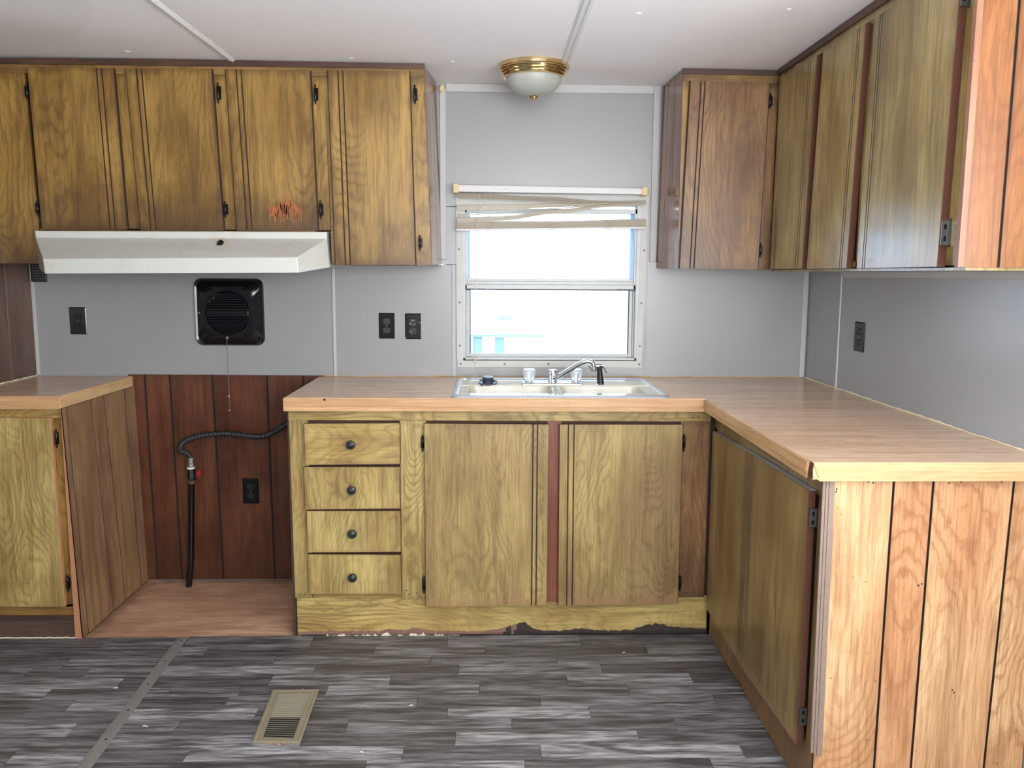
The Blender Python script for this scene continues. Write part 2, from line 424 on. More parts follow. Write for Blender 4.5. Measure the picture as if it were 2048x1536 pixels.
def slab(bl, br, tr, tl, n, t, grooves=(), gw=.004, gd=.003, ch=.002, w0=None):
    """panel whose FRONT face is the quad bl,br,tr,tl; n outward unit; material 0 face, 1 edges, 2 grooves"""
    bl, br, tr, tl, n = map(Vector, (bl, br, tr, tl, n))
    W = (br-bl).length
    prof = [(0, t, 1), (0, ch, 1), (ch, 0, 0)]
    for gk in sorted(grooves):
        c = gk*W; prof[-1] = (prof[-1][0], prof[-1][1], 0)
        prof += [(c-gw/2, 0, 2), (c-gw/4, gd, 2), (c+gw/4, gd, 2), (c+gw/2, 0, 0)]
    prof += [(W-ch, 0, 1), (W, ch, 1), (W, t, 1)]
    b = B(); vs = []; uvs = []; m = len(prof)
    for row, (p0, p1) in enumerate(((bl, br), (tl, tr))):
        for (u, d, _) in prof:
            vs.append(p0.lerp(p1, u/W)-n*d); uvs.append((u/W, row))
    fs = []; mi = []
    for i in range(m-1):
        fs.append((i, i+1, m+i+1, m+i)); mi.append(prof[i][2] if not (prof[i][2] == 1 and i < 1) else 1)
    fs.append((m-1, 0, m, 2*m-1)); mi.append(1)
    fs.append(tuple(range(m-1, -1, -1))); mi.append(1)
    fs.append(tuple(range(m, 2*m))); mi.append(1)
    b.add(vs, fs, mi, uvs); return b

def boards(parent, bl, br, tr, tl, cuts, n, t, mats, name='board', gap=.004, **props):
    """a run of separate boards on the quad; cuts are (bottom, top) fractions between boards"""
    bl, br, tr, tl = map(Vector, (bl, br, tr, tl))
    cuts = [(0, 0)]+[c if isinstance(c, tuple) else (c, c) for c in cuts]+[(1, 1)]
    Wb, Wt = (br-bl).length, (tr-tl).length
    nv = Vector(n); q = [p-nv*(t*.7) for p in (bl, br, tr, tl)]
    hexq(q, n, t*.3).make('backing', 'gap', parent)
    out = []
    for i, ((a0, a1), (b0, b1)) in enumerate(zip(cuts[:-1], cuts[1:])):
        g0 = 0 if i == 0 else gap/2; g1 = 0 if i == len(cuts)-2 else gap/2
        p = [bl.lerp(br, a0+g0/Wb), bl.lerp(br, b0-g1/Wb), tl.lerp(tr, b1-g1/Wt), tl.lerp(tr, a1+g0/Wt)]
        out.append(slab(*p, n, t, ch=.0012).make(name, mats, parent, **props))
    return out

def hexq(q, n, t, ):
    q = [Vector(p) for p in q]; n = Vector(n)
    return B().hexa([p-n*t for p in q], q)

# ------------------------------------------------------------------ the room
XL, XR = -.267, 3.047
def cz(x): return 2.1515-.0065*(x-XL)

# floor: dark sheet, then every plank of the printed floor in view is a piece with its own edges
floor = struct(B().box(-2.7, XR+.1, -4.3, .1, -.06, -.004).make('floor', 'gap'))
PY = -.605
rowsR = [  # right of the metal strip: joints (x) and tones
 (-.586, [1.013, 1.517, 2.012], [.35, .25, .45, .15]),
 (-.680, [.65, 1.257, 1.658, 2.248], [.6, .12, .55, .1, .35]),
 (-.7535, [.916, 1.467, 1.914], [.2, .5, .25, .5]),
 (-.828, [1.071, 1.569, 2.063], [.55, .12, .55, .08]),
 (-.901, [.94, 1.341, 1.937, 2.36], [.12, .6, .12, .6, .12]),
 (-.974, [.629, .86, 1.142, 1.641, 2.133], [.6, .3, .25, .75, .25, .5]),
 (-1.046, [.838, 1.444, 1.839, 2.40], [.12, .5, .15, .45, .2]),
 (-1.118, [.95, 1.544, 1.989], [.75, .25, .8, .3]),
 (-1.190, [.734, 1.246, 1.744, 2.243], [.35, .15, .65, .2, .45]),
 (-1.263, [1.126, 1.576, 2.117], [.6, .15, .8, .25]),
 (-1.336, [.818, 1.43, 1.824, 2.404], [.2, .8, .2, .95, .2]),
 (-1.409, [1.332, 1.775, 2.30], [.15, .85, .3, .65]),
 (-1.482, [.95, 1.6, 2.12], [.5, .2, .6, .3]), (-1.555, [1.2, 1.75, 2.3], [.3, .6, .2, .5]),
 (-1.628, [.9, 1.5, 2.05, 2.6], [.5, .2, .6, .3, .5]), (-1.701, [1.1, 1.7, 2.35, 2.8], [.3, .6, .2, .5, .3])]
rowsL = [([.253], [.2, .35]), ([.148], [.5, .12]), ([.195], [.3, .6]), ([.10, .299], [.3, .25, .6]), ([.444], [.55, .15]),
 ([.241], [.65, .3]), ([.353], [.2, .6]), ([.1], [.25, .2]), ([.428], [.55, .3]), ([.15], [.3, .35]), ([.329], [.2, .65]),
 ([.0], [.3, .5]), ([.2], [.5, .2]), ([.35], [.3, .4]), ([.1], [.3, .5]), ([.3], [.2, .5])]
def strip_x(y): return .526-(.018)*(y+.6)/.834   # left edge of metal strip, drifts right toward the camera
HV = (.990, 1.112, -1.312, -1.022)   # hole for the floor vent
for k, (y0, js, tones) in enumerate(rowsR):
    y1 = rowsR[k+1][0] if k+1 < len(rowsR) else y0-.073
    xa = .550; xb = 2.56 if y0 > -1.6 else XR
    xs = [xa]+js+[xb]
    for i in range(len(xs)-1):
        B().box(xs[i]+.0006, xs[i+1]-.0006, y1+.0006, y0-.0006, -.004, .0).make('plank', 'plank', floor, tone=tones[i % len(tones)])
    js, tones = rowsL[k]
    xs = [XL]+js+[.540]
    for i in range(len(xs)-1):
        B().box(xs[i]+.0006, xs[i+1]-.0006, y1-.012+.0006, (y0-.012 if k else -.594)-.0006, -.004, .0).make('plank', 'plank', floor, tone=tones[i % len(tones)])
b = B()
y = rowsR[-1][0]-.073
k = 0
while y > -4.2:
    x = -2.6+(k*.37) % .6
    while x < XR:
        b.box(max(x, -2.6), min(x+.598, XR), y-.0715, y, -.004, 0); x += .6
    y -= .073; k += 1
y = -.62
while y > -1.8:
    x = -2.6+(k*.37) % .6
    while x < XL-.1:
        b.box(x, min(x+.598, XL-.1), y-.0715, y, -.004, 0); x += .6
    y -= .073; k += 1
b.make('plank', 'plank', floor, tone=.35, kind='stuff')
# bare plywood patch where the cooker stood
hexq([(.157, -.607, -.0005), (.96, -.600, -.0005), (.96, .0, -.0005), (.157, 0, -.0005)], (0, 0, 1), .004).make('plywood_sheet', 'ply', floor, grime_edge=.6)

ce = []
zc = [cz(-2.7), cz(XR+.1)]
ceiling = struct(B().hexa([(-2.7, -4.3, zc[0]+.06), (XR+.1, -4.3, zc[1]+.06), (XR+.1, .1, zc[1]+.06), (-2.7, .1, zc[0]+.06)],
                [(-2.7, -4.3, zc[0]), (XR+.1, -4.3, zc[1]), (XR+.1, .1, zc[1]), (-2.7, .1, zc[0])]).make('ceiling', 'ceiling'))
def cbatten(x0, y0, x1, y1, w):
    b = B(); a, c = Vector((x0, y0, cz(x0))), Vector((x1, y1, cz(x1)))
    for o0, o1, d in ((-w/2, -w/2+.004, .003), (-w/2+.004, w/2-.004, .006), (w/2-.004, w/2, .003), (w*.12, w*.22, .009)):
        q = [a+Vector((o0, 0, -d)), a+Vector((o1, 0, -d)), c+Vector((o1, 0, -d)), c+Vector((o0, 0, -d))]
        b.hexa([p+Vector((0, 0, d)) for p in q], q)
    b.make('batten', 'seam_white', ceiling)
cbatten(.705, -.30, .685, -1.10, .028); cbatten(.685, -1.10, .60, -4.1, .028)
cbatten(1.95, -.41, 1.955, -1.1, .034); cbatten(1.955, -1.1, 1.97, -4.1, .034)
for x, y, r in ((.36, -.42, .016), (1.16, -.385, .012), (1.53, -.36, .012), (.1, -.9, .014), (2.12, -.98, .012), (2.55, -1.05, .01)):
    B().lathe([(r, 0), (r*.8, .002), (r*.3, .004)], (x, y, cz(x)+.0005), (0, 0, -1), 12).make('fastener', 'white_paint', ceiling)

# back wall with the window opening
WX0, WX1, WZ0, WZ1 = 1.552, 2.318, .985, 1.655
wb = B()
wb.box(-2.7, WX0, 0, .1, -.06, 2.2); wb.box(WX1, XR+.1, 0, .1, -.06, 2.2)
wb.box(WX0, WX1, 0, .1, -.06, WZ0); wb.box(WX0, WX1, 0, .1, WZ1, 2.2)
wall_back = struct(wb.make('wall_back', 'wall'))
wr = B()
wr.box(XR, XR+.1, -2.2, 0, -.06, 2.2); wr.box(XR, XR+.1, -4.3, -3.5, -.06, 2.2)
wr.box(XR, XR+.1, -3.5, -2.2, -.06, .82); wr.box(XR, XR+.1, -3.5, -2.2, 1.9, 2.2)
wall_right = struct(wr.make('wall_right', 'wall'))
wl = B().box(XL-.1, XL, -1.0, 0, -.06, 2.2)
wall_left = struct(wl.make('wall_left', 'gap'))
wf = B()
wf.box(-2.7, 1.25, -4.3, -4.2, -.06, 2.2); wf.box(3.05, XR+.1, -4.3, -4.2, -.06, 2.2)
wf.box(1.25, 3.05, -4.3, -4.2, -.06, .82); wf.box(1.25, 3.05, -4.3, -4.2, 2.07, 2.2)
struct(wf.make('wall_front', 'wall'))
ws = B()
ws.box(-2.8, -2.7, -4.3, -3.05, -.06, 2.2); ws.box(-2.8, -2.7, -1.55, .1, -.06, 2.2)
ws.box(-2.8, -2.7, -3.05, -1.55, -.06, .82); ws.box(-2.8, -2.7, -3.05, -1.55, 1.95, 2.2)
struct(ws.make('wall_side', 'wall'))
# window frames behind the camera
for nm, ax in (('window_2', 0), ('window_3', 1), ('window_4', 2)):
    r = root(nm)
    b = B()
    if ax == 0:
        for (x0, x1, z0, z1) in ((1.25, 1.29, .82, 2.07), (3.0, 3.04, .82, 2.07), (2.13, 2.17, .82, 2.07), (1.25, 3.04, .82, .86), (1.25, 3.04, 2.03, 2.07)):
            b.box(x0, x1, -4.26, -4.19, z0, z1)
    elif ax == 2:  # frame of the added left window
        for (y0, y1, z0, z1) in ((-3.05, -3.01, .82, 1.95), (-1.59, -1.55, .82, 1.95), (-2.32, -2.28, .82, 1.95), (-3.05, -1.55, .82, .86), (-3.05, -1.55, 1.91, 1.95)):
            b.box(-2.76, -2.695, y0, y1, z0, z1)
    else:
        for (y0, y1, z0, z1) in ((-3.5, -3.46, .82, 1.9), (-2.24, -2.2, .82, 1.9), (-2.87, -2.83, .82, 1.9), (-3.5, -2.2, .82, .86), (-3.5, -2.2, 1.86, 1.9)):
            b.box(XR-.005, XR+.06, y0, y1, z0, z1)
    b.make('frame', 'alu_white', r)

# left wall panelling boards (dark brown), above counter height and below the cabinet
boards(wall_left, (XL+.004, -1.0, 0), (XL+.004, 0, 0), (XL+.004, 0, 2.13), (XL+.004, -1.0, 2.13), [.2, .42, .62, .802], (1, 0, 0), .004, ['dark_panel', 'dark_panel', 'groove'])
# niche: red-brown panelling boards on the back wall, grey panels above
x0, x1 = .118, .96
def fr(a, c): return ((a-x0)/(x1-x0), (c-x0)/(x1-x0))
boards(wall_back, (x0, -.005, .004), (x1, -.005, .004), (x1, -.005, .918), (x0, -.005, .921),
       [fr(.200, .189), fr(.308, .296), fr(.491, .477), fr(.718, .710), fr(.873, .867)], (0, -1, 0), .004, ['red_panel', 'groove', 'groove'], gap=.006, grime_edge=.5, grime_low=.6)
# dark unpainted gap along the niche floor
# grey painted wall panels (sheets) of the back wall
for (xa, xb, za, zb) in ((XL, .996, .921, 1.50), (1.012, 1.508, .917, 1.395), (2.345, 3.02, .917, 1.41)):
    B().box(xa, xb, -.003, 0, za, zb).make('panel', 'wall', wall_back)
def trim(n, x0, x1, y0, y1, z0, z1, mat='batten', bev=.003):
    return struct(B().box(x0, x1, y0, y1, z0, z1).make('trim_%d' % n, mat, bevel=bev))
trim(1, .998, 1.012, -.008, 0, .915, 1.388)
trim(2, 1.508, 1.524, -.008, 0, .915, 1.395)
trim(3, 1.460, 1.486, -.010, 0, 1.415, 2.118)
trim(4, 1.486, 2.352, -.008, 0, 2.104, 2.138)
trim(5, 2.352, 2.380, -.010, 0, 1.41, 2.136)
trim(6, 3.020, 3.042, -.012, 0, .917, 1.378)
trim(7, 3.040, 3.047, -.354, -.342, .917, 1.378)
trim(8, 3.039, 3.047, -1.72, -.36, 1.352, 1.377)
trim(9, XL, XL+.016, -.012, 0, .917, 1.50)
trim(10, 1.486, 1.530, -.004, 0, 1.393, 1.396, 'gap', 0)
trim(11, 1.486, 1.530, -.0035, 0, 1.636, 1.638, 'gap', 0)
# caulk beads where counter meets wall
def bead(n, p0, p1, r, mat):
    p0, p1 = Vector(p0), Vector(p1); N = 70
    pts = [p0.lerp(p1, i/N)+Vector((0, 0, random.uniform(-.0012, .0016))) for i in range(N+1)]
    return struct(B().tube(pts, [r*random.uniform(.6, 1.35) for _ in pts], 6).make('trim_%d' % n, mat))
bead(12, (3.044, -.02, .916), (3.044, -1.66, .916), .0035, 'caulk')
bead(13, (.96, -.003, .916), (3.03, -.003, .916), .0028, 'caulk_old')
bead(14, (XL+.003, -.6, .916), (XL+.003, -.01, .916), .0035, 'caulk')

# ------------------------------------------------------------------ sink window
win = root('window_1')
b = B()   # screwed flange around the opening
fl = .026
for q in (((1.531, .957), (2.328, .957), (2.326, .985), (1.533, .985)),
          ((1.529, .985), (1.556, .985), (1.556, 1.648), (1.527, 1.648)),
          ((2.306, .985), (2.330, .985), (2.341, 1.648), (2.314, 1.648)),
          ((1.527, 1.648), (2.341, 1.648), (2.343, 1.69), (1.525, 1.69))):
    f = [Vector((x, -.007, z)) for x, z in q]; b.hexa([p+Vector((0, .007, 0)) for p in f], f)
b.make('flange', 'alu_white', win)
b = B()   # channel frame in the opening
for (xa, xb, za, zb, ya, yb) in ((1.552, 1.566, .985, 1.655, -.004, .07), (2.296, 2.318, .985, 1.655, -.004, .07), (1.552, 2.318, .985, .998, -.004, .07), (1.552, 2.318, 1.643, 1.655, 0, .07),
                                 (1.566, 1.572, .998, 1.643, .02, .03), (2.290, 2.296, .998, 1.643, .02, .03)):
    b.box(xa, xb, ya, yb, za, zb)
b.make('channel', 'alu', win, bevel=.0015)
B().box(1.556, 2.315, -.0045, .02, .985, .9895).make('gasket', 'gasket', win)
# upper sash
up = B()
for (xa, xb, za, zb, d) in ((1.556, 1.573, 1.292, 1.632, 0), (2.288, 2.306, 1.292, 1.632, 0), (1.556, 2.306, 1.292, 1.312, 0), (1.573, 2.288, 1.312, 1.326, .006), (1.573, 2.288, 1.326, 1.337, .010), (1.556, 2.306, 1.612, 1.632, 0)):
    up.box(xa, xb, .006+d, .030, za, zb)
us = up.make('upper_sash', 'alu', win, bevel=.0015)
B().box(1.573, 2.288, .018, .021, 1.33, 1.614).make('pane', 'film', us)
B().box(1.574, 1.584, .0165, .0175, 1.335, 1.612).make('film_edge', 'film_edge', us)
B().box(2.270, 2.287, .0165, .0175, 1.335, 1.612).make('film_edge', 'film_edge', us)
B().box(1.556, 1.65, .002, .006, 1.288, 1.294).box(1.650, 2.215, .004, .006, 1.288, 1.292).box(2.215, 2.306, .002, .006, 1.288, 1.294).make('meeting_rail', 'gasket', win)
lo = B()
for (xa, xb, za, zb) in ((1.566, 1.584, .998, 1.30), (2.276, 2.296, .998, 1.30), (1.584, 2.276, .998, 1.012), (1.584, 2.276, 1.29, 1.30)):
    lo.box(xa, xb, .036, .058, za, zb)
ls = lo.make('lower_sash', 'alu', win, bevel=.0015)
B().box(1.584, 2.276, .046, .049, 1.01, 1.292).make('pane', 'glass', ls)
B().box(1.584, 1.587, .035, .046, 1.012, 1.29).box(2.272, 2.276, .035, .046, 1.012, 1.29).make('gasket', 'gasket', ls)
for x, z in ((1.545, .971), (1.735, .970), (1.925, .972), (2.145, .972), (2.318, .971), (1.541, 1.235), (2.322, 1.235), (1.542, 1.05), (2.320, 1.05), (2.328, 1.46), (1.54, 1.46)):
    B().lathe([(.0045, 0), (.004, .002), (.0015, .003)], (x, -.007, z), (0, -1, 0), 10).make('screw', 'screw', win)

# mini blind, half collapsed
bl = thing('window_blind', 'broken off-white mini blind with crossed slats hanging over the sink window', 'blind', (1.93, -.03, 1.70))
q = [Vector(p) for p in ((1.530, -.062, 1.690), (2.312, -.062, 1.688), (2.312, -.062, 1.713), (1.530, -.062, 1.722))]
q[1].z = 1.6885; q[0].z = 1.694
B().hexa([p+Vector((0, .03, 0)) for p in q], q).make('headrail', 'rail_white', bl, bevel=.0015)
B().box(1.518, 1.541, -.070, -.006, 1.689, 1.726).make('bracket', 'bracket_tan', bl, bevel=.002)
B().box(2.302, 2.326, -.070, -.006, 1.684, 1.718).make('bracket', 'bracket_tan', bl, bevel=.002)
b = B(); b.box(2.333, 2.341, -.010, 0, 1.692, 1.717); b.make('latch', 'screw', bl, bevel=.001)
B().lathe([(.002, 0), (.002, .004)], (1.737, -.062, 1.705), (0, -1, 0), 8).make('mark', 'raw_light', bl)
def slat(pts, w=.024, tilt=.5, name='slat'):
    """curved strip through pts (x,z) at y~-.045; cupped cross-section"""
    b = B(); vs = []; fs = []; N = 16
    for i in range(N+1):
        t = i/N*(len(pts)-1); k = min(int(t), len(pts)-2); f = t-k; f = f*f*(3-2*f) if len(pts) > 2 else f
        x = pts[k][0]+(pts[k+1][0]-pts[k][0])*(t-k); z = pts[k][1]+(pts[k+1][1]-pts[k][1])*f
        ti = tilt[0]+(tilt[1]-tilt[0])*i/N if isinstance(tilt, tuple) else tilt
        for j, a in enumerate((-.5, -.17, .17, .5)):
            cup = (.25-a*a)*.006
            for th in (0, 1):
                vs.append((x, -.045+a*w*math.cos(ti)-(.0005*th), z+a*w*math.sin(ti)+cup-.0005*th))
    for i in range(N):
        o = i*8; p = o+8
        for j in range(3):
            a, c = o+j*2, o+j*2+2; d, e = p+j*2, p+j*2+2
            fs += [(a, c, e, d), (a+1, d+1, e+1, c+1)]
        fs += [(o, p, p+1, o+1), (o+6, o+7, p+7, p+6)]
    fs += [(0, 1, 3, 2), (2, 3, 5, 4), (4, 5, 7, 6)]
    b.add(vs, fs); return b.make(name, 'blind', bl, smooth=50)
R0, R1 = 1.533, 2.322
for i in range(5):      # loose bunch sagging off the headrail to the upper end of the fan
    slat([(R0, 1.688-.004*i), (1.9, 1.676-.004*i), (2.17, 1.660-.003*i), (R1, 1.664-.004*i)], tilt=(.25, .1))
slat([(R0, 1.634), (1.75, 1.640), (2.0, 1.648), (2.17, 1.655)], tilt=(.7, .3))
slat([(R0, 1.628), (1.75, 1.630), (1.95, 1.640), (2.17, 1.653)], tilt=(.7, .3))
slat([(R0, 1.600), (1.7, 1.608), (1.95, 1.630), (2.17, 1.652), (R1, 1.660)], tilt=(.2, .2))
for i in range(4):
    slat([(R0, 1.586-.004*i), (1.72, 1.592-.003*i), (1.95, 1.622-.003*i), (2.18, 1.648-.002*i), (R1, 1.657-.002*i)], tilt=(.5, .3))
for i in range(11):     # collapsed stack
    slat([(1.531+.001*(i % 3), 1.574-.0029*i), (1.9, 1.575-.0031*i), (2.325-.001*(i % 3), 1.586-.0027*i)], tilt=.26)
b = B(); q = [Vector(p) for p in ((1.529, -.060, 1.534), (2.322, -.060, 1.548), (2.322, -.060, 1.556), (1.529, -.060, 1.542))]
b.hexa([p+Vector((0, .028, 0)) for p in q], q).make('bottom_rail', 'rail_white', bl, bevel=.001)
for xx in (1.672, 1.925, 2.165):
    pts = [(xx+random.uniform(-.016, .016), -.0625+random.uniform(-.002, .0), 1.578-.034*(k/16)+random.uniform(-.004, .004)) for k in range(17)]
    B().tube(pts, .0006, 4).make('lift_string', 'cord', bl)
for xx in (1.672, 2.165):
    B().tube([(xx, -.0635, 1.694), (xx+.002, -.0635, 1.64), (xx, -.0635, 1.58)], .0006, 4).make('lift_string', 'cord', bl)
b = B()
b.tube([(2.11+.0, -.064, 1.64), (2.13, -.064, 1.61), (2.15, -.064, 1.585), (2.17, -.064, 1.60), (2.19, -.064, 1.612), (2.21, -.064, 1.60), (2.205, -.064, 1.582)], .0007, 4)
b.make('lift_string', 'cord', bl)
cd = [(1.628, -.064, 1.686), (1.626, -.065, 1.64), (1.613, -.066, 1.55), (1.611, -.066, 1.3), (1.611, -.066, 1.12), (1.600, -.066, 1.075), (1.608, -.067, 1.02), (1.609, -.075, .985),
      (1.612, -.16, .945), (1.614, -.28, .932), (1.612, -.36, .924), (1.608, -.385, .915)]
B().tube(cd, .0011, 5).tube([(1.655, -.064, 1.69), (1.62, -.065, 1.60), (1.612, -.066, 1.55)], .0009, 5).make('pull_cord', 'cord', bl)
B().lathe([(.001, 0), (.004, .004), (.005, .02), (.003, .022)], (1.609, -.075, .985), (0, 0, 1), 10).make('tassel', 'cord', bl)
B().lathe([(.001, 0), (.004, .003), (.006, .02)], (1.606, -.39, .917), (-.3, -.5, -.2), 10).make('tassel', 'cord', bl)

# ------------------------------------------------------------------ outside
gr = struct(B().box(-12, 16, .1, 14, -1.0, -.9).make('ground', plain('gravel', (196, 198, 200), .9)))
ext = thing('neighbour_house', 'white sided house seen washed out through the sink window', 'house', (2, 7, -.9))
b = B()
for i in range(24): 
    z = -.9+i*.2
    b.hexa([(-8, 7.2, z), (12, 7.2, z), (12, 7.2, z+.2), (-8, 7.2, z+.2)], [(-8, 6.97, z), (12, 6.97, z), (12, 6.995, z+.2), (-8, 6.995, z+.2)])
b.make('siding', plain('white_siding', (244, 246, 250), .8), ext)
mb = plain('blue_grey_strip', (90, 106, 132), .8); mp = plain('pale_blue_strip', (110, 120, 140), .8)
hexq([(1.744, 6.85, .78), (1.913, 6.85, .78), (2.10, 6.85, 1.30), (1.92, 6.85, 1.30)], (0, -1, 0), .06).make('slanted_strip', mb, ext)  # slanted blue-grey strip in front of the siding
hexq([(1.725, 6.9, 1.01), (1.742, 6.9, 1.03), (1.86, 6.9, 1.30), (1.725, 6.9, 1.30)], (0, -1, 0), .04).make('slanted_strip', mp, ext)
B().box(2.484, 2.500, 6.9, 6.97, .78, 1.4).make('corner_post', mp, ext)
hexq([(2.268, 6.9, .96), (2.276, 6.9, .96), (2.44, 6.9, 1.2), (2.425, 6.9, 1.2)], (0, -1, 0), .03).make('slanted_strip', mp, ext)
fe = thing('picket_fence', 'pale bluish board fence behind the lower window pane', 'fence', (1.6, 5, -.9))
mf = plain('pale_fence_board', (240, 246, 250), .8); mf2 = plain('blue_fence_board', (100, 128, 136), .8)
for i in range(26):
    x = .92+i*.112
    B().box(x, x+.098, 4.98, 5.0, -.9, .70+.008*(i % 3)).make('board', mf2 if i in (0, 3, 4, 5, 7) else mf, fe)
B().box(.9, 2.2, 4.95, 4.98, .715, .735).make('rail', mf2, fe)

# ------------------------------------------------------------------ hinges and knobs (sub-parts)
def hinge(parent, x, z0, z1, y, side, w=.010):
    """black face-frame hinge: barrel with pointed tips and screwed leaf; axis along z on a face looking to -y"""
    zc_, h = (z0+z1)/2, z1-z0
    b = B()
    b.lathe([(.0005, -h/2), (.0030, -h/2+.005), (.0042, -h/2+.010), (.0030, -h/2+.014), (.0052, -h/2+.017), (.0052, h/2-.017), (.0030, h/2-.014), (.0042, h/2-.010), (.0030, h/2-.005), (.0005, h/2)], (x, y-.006, zc_), (0, 0, 1), 10)
    b.box(min(x, x+side*w), max(x, x+side*w), y-.002, y, zc_-h*.30, zc_+h*.30)
    return b.make('hinge', 'black_iron', parent, smooth=35)
def hinge_x(parent, x, y, z0, z1, mat='grey_steel'):
    """steel wrap hinge seen on a door edge that looks to -y"""
    b = B(); h = z1-z0; zc_ = (z0+z1)/2
    b.box(x-.002, x+.016, y-.004, y, z0, z1)
    b.box(x+.003, x+.009, y-.0046, y-.004, zc_+h*.14, zc_+h*.34, 1)
    b.box(x+.003, x+.009, y-.0046, y-.004, zc_-h*.34, zc_-h*.14, 1)
    b.lathe([(.0008, -h*.62), (.004, -h*.55), (.0048, -h*.5), (.0048, h*.5), (.004, h*.55), (.0008, h*.62)], (x+.020, y-.004, zc_), (0, 0, 1), 10, 1)
    return b.make('hinge', [mat, 'black_iron'], parent)
def knob(parent, x, y, z):
    b = B().lathe([(.009, 0), (.0085, .004), (.006, .008), (.0065, .013), (.014, .017), (.0168, .021), (.0168, .025), (.0145, .029), (.010, .0305), (.009, .0295), (.0045, .0325), (.001, .034)], (x, y, z), (0, -1, 0), 20)
    return b.make('knob', 'knob', parent, smooth=35)

# ------------------------------------------------------------------ upper cabinets
N_ = (0, -1, 0)
uc = thing('upper_cabinet', 'long four-door upper cabinet of golden-brown wood above the white range hood', 'cabinet', (.6, 0, 1.4))
YF = -.320
b = B()
def zt(x): return 2.118-.001*(x)
b.hexa([(XL+.004, -.002, 1.39), (-.05, -.002, 1.39), (-.05, -.002, 2.146), (XL+.004, -.002, 2.146)], [(XL+.004, YF+.012, 1.39), (-.05, YF+.012, 1.39), (-.07, YF+.012, 2.12), (XL+.004, YF+.012, 2.12)])
b.hexa([(-.05, -.002, 1.52), (1.06, -.002, 1.52), (1.06, -.002, 2.14), (-.05, -.002, 2.14)], [(-.05, YF+.012, 1.52), (1.06, YF+.012, 1.52), (1.06, YF+.012, 2.12), (-.05, YF+.012, 2.12)])
b.hexa([(1.06, -.002, 1.39), (1.461, -.002, 1.39), (1.444, -.002, 2.138), (1.06, -.002, 2.138)], [(1.06, YF+.012, 1.39), (1.443, YF+.012, 1.39), (1.420, YF+.012, 2.12), (1.06, YF+.012, 2.12)])
b.make('body', 'inside', uc)
# face frame
def ffy(name, q, parent, mat, **kw):
    f = [Vector((x, YF if len(p) == 2 else p[2], z)) for p in q for x, z in [p[:2]]]
    return hexq(f, N_, .012).make(name, [mat], parent, **kw)
ffy('side_stile', [(XL+.004, 1.387), (-.047, 1.387), (-.066, 2.090), (XL+.004, 2.090)], uc, 'gold', grime_low=.8, grime_edge=.3)
ffy('top_rail', [(XL+.004, 2.0905), (1.422, 2.0915), (1.421, 2.124), (XL+.004, 2.122)], uc, 'gold_h', grime_edge=.5)
ffy('stile', [(.278, 1.515), (.345, 1.515), (.325, 2.090), (.262, 2.090)], uc, 'gold', grime_low=.6, grime_edge=.6)
ffy('stile', [(.640, 1.515), (.715, 1.515), (.695, 2.090), (.622, 2.090)], uc, 'gold', grime_low=.6, grime_edge=.6)
ffy('stile', [(1.002, 1.515), (1.060, 1.515), (1.048, 2.090), (.990, 2.090)], uc, 'gold', grime_low=.4, grime_edge=.6)
ffy('stile', [(1.060, 1.388), (1.085, 1.388), (1.07, 2.090), (1.048, 2.090)], uc, 'gold', grime_edge=.8)
ffy('stile', [(1.376, 1.388), (1.446, 1.388), (1.423, 2.091), (1.358, 2.091)], uc, 'gold', grime_edge=.7, grime_low=.4)
ffy('bottom_rail', [(-.047, 1.512), (1.060, 1.512), (1.060, 1.520), (-.047, 1.520)], uc, 'gold_h')
# dark crown strip; its left end has dropped from the ceiling
f = [Vector((XL+.004, -.328, 2.120)), Vector((1.424, -.328, 2.122)), Vector((1.423, -.328, 2.139)), Vector((.35, -.328, 2.144)), ]
b = B(); pts = [(XL+.004, 2.122, 2.1395), (.0, 2.122, 2.142), (.45, 2.122, 2.1455), (1.424, 2.122, 2.1395)]
for (xa, a0, a1), (xb, c0, c1) in zip(pts[:-1], pts[1:]):
    qf = [Vector((xa, -.328, a0)), Vector((xb, -.328, c0)), Vector((xb, -.328, c1)), Vector((xa, -.328, a1))]
    b.hexa([p+Vector((0, .010, 0)) for p in qf], qf)
b.make('crown_strip', 'trim_dark', uc)
# end panel toward the window: two boards
boards(uc, (1.447, -.316, 1.389), (1.467, -.002, 1.389), (1.448, -.002, 2.140), (1.4235, -.316, 2.122), [.55], (1, 0, 0), .004, ['plum_panel', 'plum_panel', 'groove'], gap=.003)
B().box(1.452, 1.475, -.03, -.012, 1.392, 1.398).make('shim', 'white_paint', uc)
t_, YD = .017, -.338
doors = [((-.033, 1.515), (.291, 1.517), (.272, 2.109), (-.048, 2.107), [.80, .86], .85),
         ((.338, 1.516), (.656, 1.516), (.634, 2.109), (.313, 2.107), [.13, .19], .9),
         ((.703, 1.516), (1.015, 1.518), (1.000, 2.107), (.682, 2.109), [.13, .19], .9),
         ((1.075, 1.388), (1.387, 1.389), (1.371, 2.110), (1.061, 2.108), [.13, .19], .5)]
dd = []
for (a, c, d, e, gv, gl_) in doors:
    dd.append(slab(*[(p[0], YD, p[1]) for p in (a, c, d, e)], N_, t_, gv, gw=.005, gd=.003, ch=.003).make('door', ['gold', 'groove', 'groove'], uc, grime_low=gl_, grime_edge=.55))
YH = -.322
for d, lst in zip(dd, ([(-.050, 1.990, 2.053), (-.039, 1.564, 1.626)], [(.652, 1.984, 2.063), (.662, 1.563, 1.628)], [(1.014, 1.984, 2.060), (1.023, 1.561, 1.633)], [(1.386, 1.988, 2.062), (1.400, 1.443, 1.505)])):
    for x, z0, z1 in lst: hinge(d, x+(.002 if x > 0 else -.002), z0, z1, YH-.012, 1 if x > 0 else -1)
